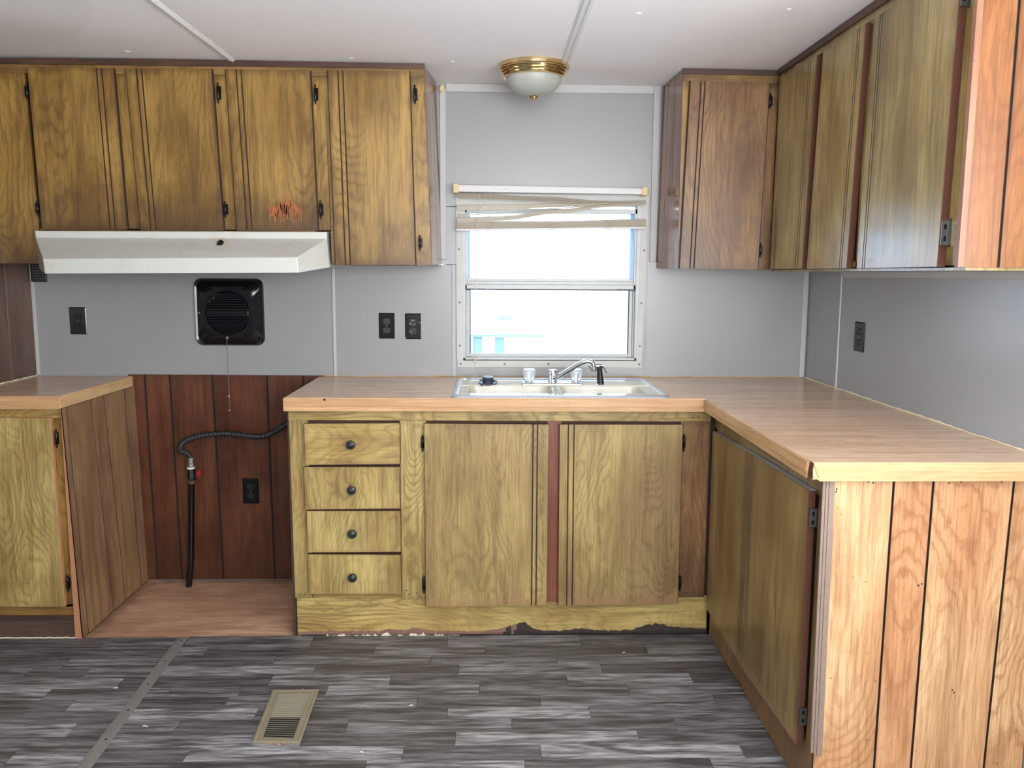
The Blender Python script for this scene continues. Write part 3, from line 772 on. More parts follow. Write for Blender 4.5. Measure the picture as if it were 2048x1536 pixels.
# scratched bare patch on the third door
def patch_mat():
    g = G('scratched_orange_patch'); tc = g.n('ShaderNodeTexCoord').outputs['Object']
    return None
rx = random.Random(3)
b = B()
for i in range(110):
    x = .885+rx.gauss(0, .030); z = 1.592+rx.gauss(0, .015)+.2*(x-.885)*.3
    h = rx.uniform(.006, .02)
    b.box(x, x+.0019, YD-.0006, YD, z-h, z+h)
b.make('scratches', plain('bare_orange_scratch', (176, 92, 54), .8, vary=.2), dd[2])

# cabinet right of the window, on the back wall
u2 = thing('upper_cabinet', 'narrow single-door brown upper cabinet between the window and the corner', 'cabinet', (2.6, 0, 1.38))
B().hexa([(2.392, -.002, 1.384), (2.770, -.002, 1.384), (2.774, -.002, 2.12), (2.394, -.002, 2.12)], [(2.410, -.308, 1.384), (2.768, -.308, 1.384), (2.772, -.308, 2.118), (2.408, -.308, 2.118)]).make('body', 'inside', u2)
def ff2(name, q, mat, **kw): return hexq([Vector((x, -.320, z)) for x, z in q], N_, .012).make(name, [mat], u2, **kw)
ff2('stile', [(2.405, 1.380), (2.432, 1.380), (2.436, 2.088), (2.403, 2.088)], 'gold', grime_edge=.5)
ff2('stile', [(2.708, 1.378), (2.768, 1.378), (2.7705, 2.082), (2.715, 2.082)], 'brown', grime_edge=1, grime_low=.6)
ff2('top_rail', [(2.403, 2.088), (2.771, 2.082), (2.771, 2.112), (2.402, 2.114)], 'gold_h', grime_edge=.8)
hexq([Vector(p) for p in ((2.400, -.328, 2.114), (2.772, -.328, 2.110), (2.772, -.328, 2.129), (2.400, -.328, 2.1335))], N_, .01).make('crown_strip', 'trim_dark', u2)
boards(u2, (2.382, -.002, 1.386), (2.406, -.316, 1.381), (2.402, -.316, 2.126), (2.388, -.002, 2.132), [.33, .66], (-1, 0, 0), .004, ['plum_panel', 'plum_panel', 'groove'], gap=.004)
d = slab((2.407, -.338, 1.382), (2.718, -.338, 1.379), (2.733, -.338, 2.082), (2.427, -.338, 2.086), N_, .017, [.135, .185], gw=.005, ch=.003).make('door', ['brown', 'groove', 'groove'], u2, grime_edge=.35, grime_low=.4)
hinge(d, 2.735, 1.985, 2.045, -.334, 1); hinge(d, 2.721, 1.424, 1.486, -.334, 1)

# right-hand run of three doors
u3 = thing('upper_cabinet', 'three-door khaki-brown upper cabinet along the right wall above the counter', 'cabinet', (2.9, -1, 1.38))
XF = 2.770
B().box(XF+.012, XR-.002, -1.694, -.012, 1.384, 2.118).make('body', 'inside', u3)
NX = (-1, 0, 0)
def ff3(name, q, mat, **kw): return hexq([Vector((XF, y, z)) for y, z in q], NX, .012).make(name, [mat], u3, **kw)
ff3('top_rail', [(-1.695, 2.084), (-.325, 2.090), (-.325, 2.112), (-1.695, 2.112)][::1], 'khaki', grime_edge=.6)
hexq([Vector((XF-.010, y, z)) for y, z in ((-1.70, 2.104), (-.33, 2.110), (-.33, 2.1295), (-1.70, 2.1295))], NX, .02).make('crown_strip', 'trim_dark', u3)
for ya, yb in ((-.81, -.75), (-1.19, -1.10), (-1.695, -1.60), (-.40, -.325)):
    ff3('stile', [(ya, 1.379), (yb, 1.379), (yb, 2.086), (ya, 2.086)], 'khaki', grime_edge=.7)
ff3('bottom_rail', [(-1.6, 1.379), (-.4, 1.379), (-.4, 1.40), (-1.6, 1.40)], 'khaki')
B().box(XF, XR-.002, -1.694, -.33, 1.372, 1.384).make('bottom_panel', 'khaki', u3)
XD = 2.750
ds = [((-.716, 1.381), (-.376, 1.381), (-.396, 2.088), (-.755, 2.079), [.14, .19], 0),
      ((-1.084, 1.380), (-.757, 1.380), (-.806, 2.075), (-1.122, 2.076), [.12, .165], 0),
      ((-1.606, 1.381), (-1.154, 1.380), (-1.176, 2.074), (-1.622, 2.080), [.885, .915], 0)]
d3 = []
for i, (a, c, d, e, gv, _) in enumerate(ds):
    d3.append(slab(*[(XD, p[0], p[1]) for p in (a, c, d, e)], NX, .019, gv, gw=.005, ch=.0015).make('door', ['khaki', 'raw', 'groove'], u3, grime_edge=.25, wear=.5 if i == 2 else .2))
hinge_x(d3[2], 2.752, -1.612, 1.432, 1.490); hinge_x(d3[2], 2.752, -1.624, 1.972, 2.03)
hinge_x(d3[0], 2.768, -.768, 1.43, 1.48, 'black_iron')
# near end panel: stained trim strip and birch boards
B().box(2.745, 2.760, -1.706, -1.690, 1.379, 2.126).make('trim_strip', wood('faded_pink_trim', (150, 108, 84), (132, 90, 68), (108, 70, 50), ring=3, ringamt=.2), u3, bevel=.001)
boards(u3, (2.760, -1.702, 1.379), (XR-.002, -1.702, 1.379), (XR-.002, -1.702, 2.128), (2.760, -1.702, 2.128), [.285, .75], N_, .006, ['amber', 'groove', 'groove'], gap=.005)

# ------------------------------------------------------------------ range hood
hd = thing('range_hood', 'white enamel range hood with brown stains under the long upper cabinet', 'range hood', (.5, -.2, 1.4))
a0, a1 = -.060, 1.046
T = [(a0, -.334, 1.510), (a1, -.334, 1.514)]; Bd = [(a0+.003, -.338, 1.484), (a1, -.338, 1.487)]
LT = [(.050, -.500, 1.402), (.967, -.500, 1.413)]; LB = [(.054, -.500, 1.350), (.971, -.500, 1.358)]
bk = [(a0, -.003, 1.510), (a1, -.003, 1.514)]; bb = [(a0+.005, -.003, 1.375), (a1+.006, -.003, 1.380)]
fb = [(a0+.008, -.335, 1.368), (a1+.008, -.335, 1.379)]
V = [T[0], T[1], Bd[0], Bd[1], LT[0], LT[1], LB[0], LB[1], bk[0], bk[1], bb[0], bb[1], fb[0], fb[1]]
#     0     1     2      3      4      5      6      7      8      9      10     11     12     13
b = B().add(V, [(0, 1, 3, 2), (2, 3, 5, 4), (4, 5, 7, 6), (0, 8, 9, 1), (8, 10, 11, 9),
             (0, 2, 12, 10, 8), (2, 4, 6, 12), (1, 9, 11, 13, 3), (3, 13, 7, 5)])
V2 = [(x*(.97)+.015, y+.006 if y < -.3 else y, z+.004) for x, y, z in (fb[0], fb[1], LB[0], LB[1])]
b.make('shell', 'hood', hd, bevel=.0025)
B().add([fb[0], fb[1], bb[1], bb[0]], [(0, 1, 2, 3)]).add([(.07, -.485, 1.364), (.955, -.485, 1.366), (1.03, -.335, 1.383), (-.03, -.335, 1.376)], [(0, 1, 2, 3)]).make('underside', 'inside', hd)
kx, ky, kz = .655, -.375, 1.468
nn = Vector((0, -.45, .6)).normalized()
B().lathe([(.012, 0), (.0125, .006), (.0105, .024), (.009, .026), (.0005, .026)], (kx, ky, kz), (0, -.62, -.2), 16).make('knob', 'black', hd, smooth=35)
B().lathe([(.024, 0), (.022, .0006)], (kx, ky+.001, kz-.002), (0, -.45, .36), 18).make('stain_ring', plain('brown_grease', (176, 156, 126), .5), hd)

# ------------------------------------------------------------------ exhaust fan cover with chain
fan = thing('exhaust_fan_cover', 'glossy black square wall fan cover with round louvred centre and pull chain', 'fan cover', (.565, 0, 1.19))
def rrect(x0, x1, z0, z1, r, y, n=6, sk=0.0):
    P = []
    for cx, cz_, a in ((x1-r, z0+r, -PI/2), (x1-r, z1-r, 0), (x0+r, z1-r, PI/2), (x0+r, z0+r, PI)):
        for k in range(n+1):
            t = a+PI/2*k/n; z = cz_+r*math.sin(t); P.append((cx+r*math.cos(t), y, z))
    return P
loops = [rrect(.420, .708, 1.050, 1.330, .03, -.001), rrect(.418, .710, 1.048, 1.332, .032, -.012), rrect(.422, .706, 1.052, 1.328, .032, -.020),
         rrect(.430, .698, 1.060, 1.320, .030, -.017), rrect(.452, .676, 1.082, 1.298, .04, -.036), rrect(.470, .658, 1.100, 1.280, .07, -.033)]
b = B(); n = len(loops[0]); vs = sum(loops, []); fs = []
for j in range(len(loops)-1):
    for k in range(n): fs.append((j*n+k, j*n+(k+1) % n, (j+1)*n+(k+1) % n, (j+1)*n+k))
fs.append(tuple(range((len(loops)-1)*n, len(loops)*n))); b.add(vs, fs)
b.make('cover_plate', 'black', fan, smooth=40)
cxf, czf = .563, 1.187
B().lathe([(.092, .030), (.094, .034), (.090, .0375), (.087, .034)], (cxf, 0, czf), (0, -1, 0), 40).make('ring', 'black', fan, smooth=40)
for i in range(17):
    z = czf-.080+.010*i
    if abs(z-czf) < .011: continue
    h = math.sqrt(max(.0865**2-(z-czf)**2, 1e-6))
    b = B(); b.hexa([(cxf-h, -.033, z+.001), (cxf+h, -.033, z+.001), (cxf+h, -.033, z+.005), (cxf-h, -.033, z+.005)], [(cxf-h, -.040, z-.003), (cxf+h, -.040, z-.003), (cxf+h, -.040, z-.001), (cxf-h, -.040, z-.001)])
    b.make('louver', 'black', fan)
B().box(cxf-.088, cxf+.088, -.040, -.033, czf-.010, czf+.010).make('cross_bar', 'black', fan, bevel=.002)
for x in (.442, .665): B().lathe([(.0045, 0), (.004, .003), (.001, .0035)], (x, -.030 if x > .5 else -.030, 1.187), (0, -1, 0), 10).make('screw', 'galv', fan)
b = B(); x0c, z0c = .557, 1.082
b.lathe([(.006, 0), (.006, .004), (.003, .006)], (x0c, -.034, z0c), (0, -1, 0), 12)
z = z0c
for i in range(64):
    z = z0c-.004-i*.0046
    r = .0019
    if z < .775: break
    b.lathe([(.0003, -r), (r*.8, -r*.6), (r, 0), (r*.8, r*.6), (.0003, r)], (x0c+.00002*i+(z0c-z)*.002, -.041, z), (0, 0, 1), 6)
b.lathe([(.0004, -.006), (.0045, -.004), (.005, 0), (.0045, .004), (.0004, .006)], (x0c, -.041, .832), (0, 0, 1), 10)
b.lathe([(.0004, -.005), (.0040, -.003), (.0044, 0), (.004, .003), (.0004, .005)], (x0c, -.041, .771), (0, 0, 1), 10)
b.make('pull_chain', 'galv', fan)

# ------------------------------------------------------------------ outlets
def outlet(label, c, n, kind='duplex', mat='black', tilt=0, cat='outlet', w=.070, h=.113):
    """wall plate with sockets; n = outward normal of the wall"""
    t = thing('wall_outlet' if kind != 'switch' else 'wall_plate', label, cat, c)
    n = Vector(n); right = Vector((0, 0, 1)).cross(n)*-1
    c = Vector(c)
    if n.y < 0: right = Vector((1, 0, 0))
    else: right = Vector((0, -1, 0))
    def P(u, v, d): return c+right*u+Vector((0, 0, v))+n*d
    b = B()
    L = [[P(-w/2, -h/2, .0005), P(w/2, -h/2, .0005), P(w/2, h/2, .0005), P(-w/2, h/2, .0005)],
         [P(-w/2, -h/2, .003), P(w/2, -h/2, .003), P(w/2, h/2, .003), P(-w/2, h/2, .003)],
         [P(-w/2+.004, -h/2+.004, .006), P(w/2-.004, -h/2+.004, .006), P(w/2-.004, h/2-.004, .006), P(-w/2+.004, h/2-.004, .006)]]
    vs = sum(L, []); fs = [(0, 1, 2, 3)]
    for j in range(2):
        for k in range(4): fs.append((j*4+k, j*4+(k+1) % 4, j*4+4+(k+1) % 4, j*4+4+k))
    fs.append((8, 9, 10, 11)); b.add(vs, fs).make('plate', mat, t)
    for s in (-1, 1):
        v0 = s*.0195
        b = B(); pts = []
        for k in range(24):
            a = 2*PI*k/24; pts.append((.0165*math.cos(a), max(-.0125, min(.0125, .0165*math.sin(a)))))
        vs = [P(u, v0+v, .006) for u, v in pts]+[P(u*.95, v0+v*.95, .0085) for u, v in pts]
        fs = [(k, (k+1) % 24, 24+(k+1) % 24, 24+k) for k in range(24)]+[tuple(range(24, 48))]
        b.add(vs, fs)
        for (u, v, hw, hh) in ((-.006, .002, .0011, .0045), (.006, .002, .0011, .0035), (0, -.007, .002, .002)):
            q = [P(u-hw, v0+v-hh, .0088), P(u+hw, v0+v-hh, .0088), P(u+hw, v0+v+hh, .0088), P(u-hw, v0+v+hh, .0088)]
            b.add(q, [(0, 1, 2, 3)], 1)
        b.make('socket', ['black_matt', 'gap'] if mat != 'painted' else ['black', 'gap'], t)
    B().lathe([(.003, .0), (.0027, .0012), (.0005, .0014)], P(0, 0, .006), n, 10).make('screw', 'screw', t)
    return t
outlet('black duplex outlet on the grey wall below the left end of the range hood', (-.077, -.003, 1.150), (0, -1, 0), w=.072, h=.115)
outlet('clean black duplex outlet, left of the pair between hood and window', (1.229, -.003, 1.134), (0, -1, 0), w=.067, h=.110)
o3 = outlet('paint-spotted black outlet, right of the pair between hood and window', (1.341, -.003, 1.132), (0, -1, 0), w=.067, h=.110)
b = B(); rr = random.Random(5)
for (u, v, r) in ((-.002, .040, .0014), (-.004, .026, .002), (.003, .026, .0028), (-.012, .010, .0025), (-.006, .009, .0022), (.007, .008, .003), (-.013, -.022, .0016), (-.008, -.022, .002), (-.005, -.033, .002), (-.030, -.049, .003), (.029, .016, .003), (.030, -.02, .0012), (.030, -.035, .0015)):
    b.lathe([(r, 0), (r*.6, .0006)], (1.341+u, -.003-.0092 if abs(u) < .018 else -.0085, 1.132+v), (0, -1, 0), 7)
b.make('paint_spots', 'batten', o3)
outlet('black outlet low on the red-brown panelling in the empty cooker niche', (.625, -.0055, .409), (0, -1, 0), w=.070, h=.113)
outlet('black duplex outlet on the right wall above the long counter', (XR-.0005, -.535, 1.133), (-1, 0, 0), w=.080, h=.110)
gv = thing('wall_grille', 'small black slotted grille tucked behind the left end of the hood', 'grille', (-.225, -.003, 1.35))
B().box(-.262, -.196, -.012, -.003, 1.312, 1.40).make('frame', 'black', gv, bevel=.002)
for i in range(7):
    for j in range(5): pass
    B().box(-.257+.0, -.201, -.0145, -.012, 1.318+.011*i, 1.3235+.011*i).make('louver', 'black_matt', gv)

# ------------------------------------------------------------------ gas pipe in the niche
gp = thing('gas_pipe', 'black upright gas pipe with corrugated hose curving behind the drawer cabinet', 'pipe', (.358, -.045, 0))
B().tube([(.362, -.075, -.003), (.372, -.060, .12), (.384, -.045, .46)], .0135, 12).make('pipe', 'black', gp, smooth=40)
B().lathe([(.016, 0), (.016, .012), (.014, .014)], (.385, -.045, .452), (0, 0, 1), 10).make('collar', 'rust', gp)
B().lathe([(.015, 0), (.017, .008), (.017, .045), (.014, .050)], (.384, -.045, .466), (0, 0, 1), 8).box(.398, .409, -.052, -.038, .480, .500).make('valve', 'black_matt', gp)
B().lathe([(.006, 0), (.018, .004), (.019, .010), (.012, .016), (.004, .018)], (.409, -.045, .492), (1, 0, .1), 9).make('valve_handle', 'red', gp)
B().lathe([(.0165, 0), (.0165, .008)], (.383, -.045, .517), (0, 0, 1), 14).make('tape_band', 'white_paint', gp)
B().lathe([(.012, 0), (.015, .003), (.015, .016), (.012, .018), (.012, .030), (.014, .032), (.014, .040), (.009, .044)], (.383, -.045, .525), (0, 0, 1), 6).make('fitting', 'galv', gp)
def bez(P, N):
    out = []
    for i in range(N+1):
        t = i/N*(len(P)-1); k = min(int(t), len(P)-2); f = t-k
        p0, p1, p2, p3 = (Vector(P[max(k-1, 0)]), Vector(P[k]), Vector(P[k+1]), Vector(P[min(k+2, len(P)-1)]))
        out.append(.5*((2*p1)+(-p0+p2)*f+(2*p0-5*p1+4*p2-p3)*f*f+(-p0+3*p1-3*p2+p3)*f**3))
    return out
hp = bez([(.383, -.045, .566), (.378, -.052, .582), (.362, -.058, .592), (.346, -.058, .600), (.352, -.058, .625), (.385, -.055, .648), (.447, -.050, .664), (.533, -.045, .671), (.600, -.045, .665), (.660, -.045, .658), (.704, -.045, .662), (.747, -.045, .680), (.786, -.045, .705), (.86, -.045, .76)], 260)
B().tube(hp, [.0128 if (i//2) % 2 else .0112 for i in range(len(hp))], 10).make('corrugated_hose', 'hose', gp, smooth=60)

# ------------------------------------------------------------------ countertops
def poly_top(b, pts, z0, z1, mi=0, mside=1):
    n = len(pts); vs = [(x, y, z1) for x, y in pts]+[(x, y, z0) for x, y in pts]
    b.add(vs, [tuple(range(n))]+[tuple(range(2*n-1, n-1, -1))]+[(i, (i+1) % n, n+(i+1) % n, n+i) for i in range(n)], [0, 0]+[mside]*n)
ct = thing('countertop', 'L-shaped wood-print laminate countertop around the sink', 'countertop', (2, -.3, .87))
ZC = .914
b = B()
# built as boxes around the sink cut-out (x 1.55-2.31, y -.115..-.60)
SX0, SX1, SY0, SY1 = 1.556, 2.306, -.612, -.110
XLc = .938
b.box(XLc, SX0, -.633, -.001, .872, ZC); b.box(SX1, 2.452, -.633, -.001, .872, ZC)
b.box(SX0, SX1, -.633, SY0, .872, ZC); b.box(SX0, SX1, SY1, -.001, .872, ZC)
b.box(2.452, XR-.001, -1.664, -.001, .872, ZC)
b.make('slab', ['counter'], ct)
# laminate edge bands (proud of the slab) with the dark seam above
def band(pts, name='edge_band', mat='edge_strip'):
    f = [Vector(p) for p in pts]; return f
hexq([(XLc-.002, -.6365, .8665), (2.4485, -.6365, .8665), (2.4485, -.6365, .9125), (XLc-.002, -.6365, .9125)], N_, .0035).make('edge_band', 'edge_strip', ct)
hexq([(XLc-.002, -.640, .884), (2.445, -.640, .884), (2.445, -.640, .9105), (XLc-.002, -.640, .9105)], N_, .0035).make('edge_band', 'edge_strip', ct)
hexq([(2.4485, -1.632, .868), (2.4485, -.64, .868), (2.4485, -.64, .9125), (2.4485, -1.645, .9125)], NX, .0035).make('edge_band', 'edge_strip', ct)
hexq([(2.445, -1.638, .886), (2.445, -.64, .886), (2.445, -.64, .9105), (2.445, -1.643, .9105)], NX, .0035).make('edge_band', 'edge_strip', ct)
hexq([(2.470, -1.668, .868), (XR-.001, -1.668, .868), (XR-.001, -1.668, .9135), (2.452, -1.668, .9135), ], N_, .004).make('edge_band', 'edge_light', ct)
hexq([(2.452, -1.6675, .880), (2.470, -1.6675, .868), (2.4705, -1.6675, .8685), (2.452, -1.6675, .90)], N_, .0035).make('edge_band', 'edge_light', ct)
B().box(2.4515, 2.4535, -1.664, -1.634, .873, .913).make('exposed_core', 'raw', ct)
B().box(XLc-.004, XLc-.0005, -.633, -.002, .868, .912).make('edge_band', 'edge_strip', ct)
B().lathe([(.0045, 0), (.0035, .0008)], (1.083, -.640, .9090), (0, -1, 0), 9).make('chip', 'gap', ct)
c2 = thing('countertop', 'short wood-print countertop piece on the left base cabinet', 'countertop', (0, -.3, .87))
b = B(); poly_top(b, [(XL+.001, -.607), (.126, -.607), (.132, -.001), (XL+.001, -.001)], .870, ZC, 0, 0)
b.make('slab', ['counter'], c2)
hexq([(XL+.001, -.6105, .868), (.130, -.6105, .868), (.130, -.6105, .9128), (XL+.001, -.6105, .9128)], N_, .0035).make('edge_band', 'edge_strip', c2)
hexq([(.1335, -.607, .870), (.138, -.001, .870), (.138, -.001, .9128), (.1325, -.607, .9128)], (1, 0, 0), .0035).make('edge_band', 'edge_light', c2)

# ------------------------------------------------------------------ sink
sk = thing('kitchen_sink', 'double-bowl almond sink with blue-white reflections set into the counter under the window', 'sink', (1.93, -.36, .9))
def ring(x0, x1, y0, y1, r, z, n=5):
    P = []
    for cx, cy, a in ((x1-r, y0+r, -PI/2), (x1-r, y1-r, 0), (x0+r, y1-r, PI/2), (x0+r, y0+r, PI)):
        for k in range(n+1):
            t = a+PI/2*k/n; P.append((cx+r*math.cos(t), cy+r*math.sin(t), z))
    return P
def loft(loops, cap=True):
    b = B(); n = len(loops[0]); fs = []
    for j in range(len(loops)-1):
        for k in range(n): fs.append((j*n+k, j*n+(k+1) % n, (j+1)*n+(k+1) % n, (j+1)*n+k))
    if cap: fs.append(tuple(range((len(loops)-1)*n, len(loops)*n)))
    b.add(sum(loops, []), fs); return b
# rim and deck as a mesh with two bowl openings: build deck grid as strips
bA = (1.590, 1.908, -.560, -.335); bB = (1.944, 2.262, -.560, -.335)
X0, X1, Y0, Y1 = 1.532, 2.330, -.628, -.092
rim = loft([ring(X0, X1, Y0, Y1, .03, ZC+.0005), ring(X0+.003, X1-.003, Y0+.003, Y1-.003, .03, ZC+.005), ring(X0+.012, X1-.012, Y0+.012, Y1-.012, .028, ZC+.010),
            ring(X0+.022, X1-.022, Y0+.018, Y1-.022, .026, ZC+.008), ring(X0+.030, X1-.030, Y0+.022, Y1-.034, .026, ZC+.001)], cap=False)
rim.make('rim', 'rim_glare_steel', sk, smooth=50)
b = B(); zd = ZC+.003
b.box(X0+.028, X1-.028, -.328, Y1-.030, zd-.004, zd)                     # faucet deck
b.make('deck', 'sink', sk, bevel=.001)
b = B()
b.box(X0+.026, X1-.026, -.336, -.322, zd-.004, zd+.006); b.box(1.908, 1.944, -.596, -.33, zd-.004, zd+.004)
b.box(X0+.026, 1.592, -.60, -.33, zd-.004, zd+.003); b.box(2.260, X1-.026, -.60, -.33, zd-.004, zd+.003); b.box(X0+.026, X1-.026, -.612, -.558, zd-.004, zd+.005)
b.make('divider', 'sink', sk, bevel=.002)
for (xa, xb, ya, yb) in (bA, bB):
    L = [ring(xa, xb, ya, yb, .03, zd+.003), ring(xa+.003, xb-.003, ya+.003, yb-.003, .03, zd-.006), ring(xa+.012, xb-.012, ya+.012, yb-.012, .04, zd-.13), ring(xa+.04, xb-.04, ya+.04, yb-.04, .03, zd-.16)]
    loft(L).make('basin', 'sink', sk, smooth=50)
fc = thing('kitchen_faucet', 'chrome faucet with two clear acrylic knobs on the sink deck', 'faucet', (1.92, -.3, .917))
zf = zd
fp = B().hexa([(1.797, -.335, zf), (2.041, -.335, zf), (2.041, -.275, zf), (1.797, -.275, zf)], [(1.800, -.330, zf+.014), (2.038, -.330, zf+.014), (2.036, -.280, zf+.014), (1.802, -.280, zf+.014)])
fp.make('base_plate', 'dull_chrome', fc, bevel=.004)
for x in (1.828, 2.015):
    b = B(); zk = zf+.014
    prof = [(.017, 0), (.018, .004), (.017, .010), (.020, .014), (.0245, .030), (.0255, .042), (.0245, .050), (.019, .054), (.010, .055)]
    # fluted knob
    n = 32; vs = []; fs = []
    for r, h in prof:
        for k in range(n):
            a = 2*PI*k/n; r2 = r*(1-.07*(1-math.cos(8*a))/2*(1 if .008 < h < .05 else 0)); vs.append((x+r2*math.cos(a), -.305+r2*math.sin(a), zk+h))
    for j in range(len(prof)-1):
        for k in range(n): fs.append((j*n+k, j*n+(k+1) % n, (j+1)*n+(k+1) % n, (j+1)*n+k))
    fs.append(tuple(range(n-1, -1, -1))); fs.append(tuple((len(prof)-1)*n+k for k in range(n)))
    b.add(vs, fs); kb = b.make('knob', 'acrylic', fc, smooth=40)
    B().lathe([(.008, 0), (.008, .035), (.009, .036), (.009, .038)], (x, -.305, zk+.001), (0, 0, 1), 12).make('knob_stem', 'chrome', kb, smooth=40)
B().lathe([(.019, 0), (.0185, .006), (.0165, .010), (.0165, .032), (.018, .034), (.018, .046), (.016, .050), (.012, .052)], (1.922, -.305, zf+.013), (0, 0, 1), 20).make('spout_body', 'chrome', fc, smooth=35)
sp_ = bez([(1.925, -.315, .948), (1.945, -.325, .958), (1.985, -.335, .983), (2.020, -.343, 1.006), (2.045, -.348, 1.018), (2.062, -.350, 1.019), (2.076, -.350, 1.012), (2.079, -.350, .998)], 40)
B().tube(sp_, [.0105-.002*i/40 for i in range(41)], 12).make('spout', 'chrome', fc, smooth=50)
B().lathe([(.0095, 0), (.0125, -.003), (.0125, -.016), (.0115, -.020), (.009, -.021)], (2.079, -.350, 1.000), (0, 0, 1), 16).make('aerator', 'dull_chrome', fc, smooth=40)
sy = thing('side_sprayer', 'black pull-out sprayer standing right of the faucet on the sink deck', 'sprayer', (2.113, -.3, .917))
B().lathe([(.021, 0), (.021, .003), (.017, .006), (.013, .009)], (2.113, -.305, zd), (0, 0, 1), 18).make('holder', 'dull_chrome', sy, smooth=40)
B().tube([(2.113, -.305, zd+.007), (2.113, -.305, zd+.018), (2.110, -.307, zd+.045), (2.108, -.309, zd+.068), (2.112, -.309, zd+.082)], [.0145, .0135, .0115, .0105, .012], 14).make('handle', 'black_matt', sy, smooth=50)
B().tube([(2.120, -.309, zd+.081), (2.100, -.309, zd+.080), (2.080, -.311, zd+.076), (2.068, -.313, zd+.072)], [.009, .012, .013, .0115], 14).make('spray_head', 'dull_chrome', sy, smooth=50)
B().hexa([(2.116, -.315, zd+.088), (2.116, -.303, zd+.088), (2.118, -.303, zd+.080), (2.118, -.315, zd+.080)], [(2.139, -.314, zd+.052), (2.139, -.304, zd+.052), (2.134, -.304, zd+.052), (2.134, -.314, zd+.052)]).make('trigger', 'black_matt', sy)
st = thing('sink_stopper', 'dark rubber sink stopper lying on the deck at the back of the left bowl', 'stopper', (1.663, -.3, .917))
B().lathe([(.0005, 0), (.022, 0), (.036, .006), (.0405, .012), (.040, .014), (.034, .010), (.021, .007), (.0205, .012), (.021, .026), (.0225, .030), (.020, .034), (.006, .036), (.0005, .036)], (1.664, -.300, zd+.001), (.03, -.12, 1), 28).make('stopper_cap', 'rubber', st, smooth=40)
B().box(1.636, 1.648, -.345, -.338, zd+.003, zd+.0125).make('debris', 'black_matt', sk)

# ------------------------------------------------------------------ sink base cabinet
bc = thing('base_cabinet', 'olive-yellow base cabinet with four drawers and two doors under the sink', 'cabinet', (1.7, -.3, 0))
YB = -.588
B().box(.948, 2.52, YB+.012, -.02, .10, .868).make('body', 'inside', bc)
B().hexa([(.938, -.01, 0), (.946, -.01, 0), (.946, -.01, .868), (.938, -.01, .868)], [(.936, YB+.002, 0), (.946, YB+.002, 0), (.946, YB+.002, .868), (.936, YB+.002, .868)]).make('side_panel', 'inside', bc)
def ffb(name, q, mat, y=YB, t=.012, **kw): return hexq([Vector((x, y, z)) for x, z in q], N_, t).make(name, [mat], bc, **kw)
ffb('top_rail', [(.941, .826), (2.487, .822), (2.487, .867), (.941, .870)], 'olive_h', grime_edge=.3)
ffb('stile', [(.946, .150), (1.012, .150), (1.010, .826), (.942, .826)], 'olive', grime_edge=.3, grime_low=.2)
ffb('stile', [(1.345, .145), (1.438, .145), (1.440, .824), (1.344, .824)], 'olive', grime_edge=.3, grime_low=.2)
ffb('stile', [(1.885, .13), (1.935, .13), (1.935, .823), (1.885, .823)], 'red_stile', grime_edge=.3)
ffb('stile', [(2.383, .148), (2.484, .148), (2.486, .823), (2.376, .823)], 'brown', grime_edge=.5, grime_low=.8)
ffb('rail', [(1.010, .150), (1.345, .150), (1.345, .172), (1.010, .172)], 'olive_h', grime_edge=.6)
B().box(1.434, 1.936, -.565, -.56, .12, .85).make('dark_void', 'gap', bc)
# kick board with a rotten ragged lower edge
N = 150; xa, xb = .950, 2.500
def ragged(x):
    base = .012+.008*mnoise.noise(Vector((x*9, 3, 0)))+.006*mnoise.noise(Vector((x*40, 1, 0)))
    for c, w_, h in ((1.30, .03, .014), (1.40, .05, .012), (1.795, .045, .034), (1.72, .05, .012), (2.02, .04, .012), (2.30, .07, .026), (2.42, .08, .012), (1.15, .09, .006)):
        base += h*math.exp(-((x-c)/w_)**2)*(1+.35*mnoise.noise(Vector((x*70, 9, 0))))
    return max(.004, base)
vs = []; fs = []; uvs = []
for i in range(N+1):
    x = xa+(xb-xa)*i/N; zr = ragged(x)
    for (yy, zz) in ((YB+.006, .1505), (YB+.006, zr), (YB+.012, zr), (YB+.012, .1505)):
        vs.append((x, yy, zz)); uvs.append((i/N*.8+.1, .5 if zz > .1 else .12))
for i in range(N):
    o = i*4; p = o+4
    for j in range(4): fs.append((o+j, o+(j+1) % 4, p+(j+1) % 4, p+j))
fs += [(0, 1, 2, 3), (4*N+3, 4*N+2, 4*N+1, 4*N)]
B().add(vs, fs, 0, uvs).make('kick_board', 'olive_h', bc)
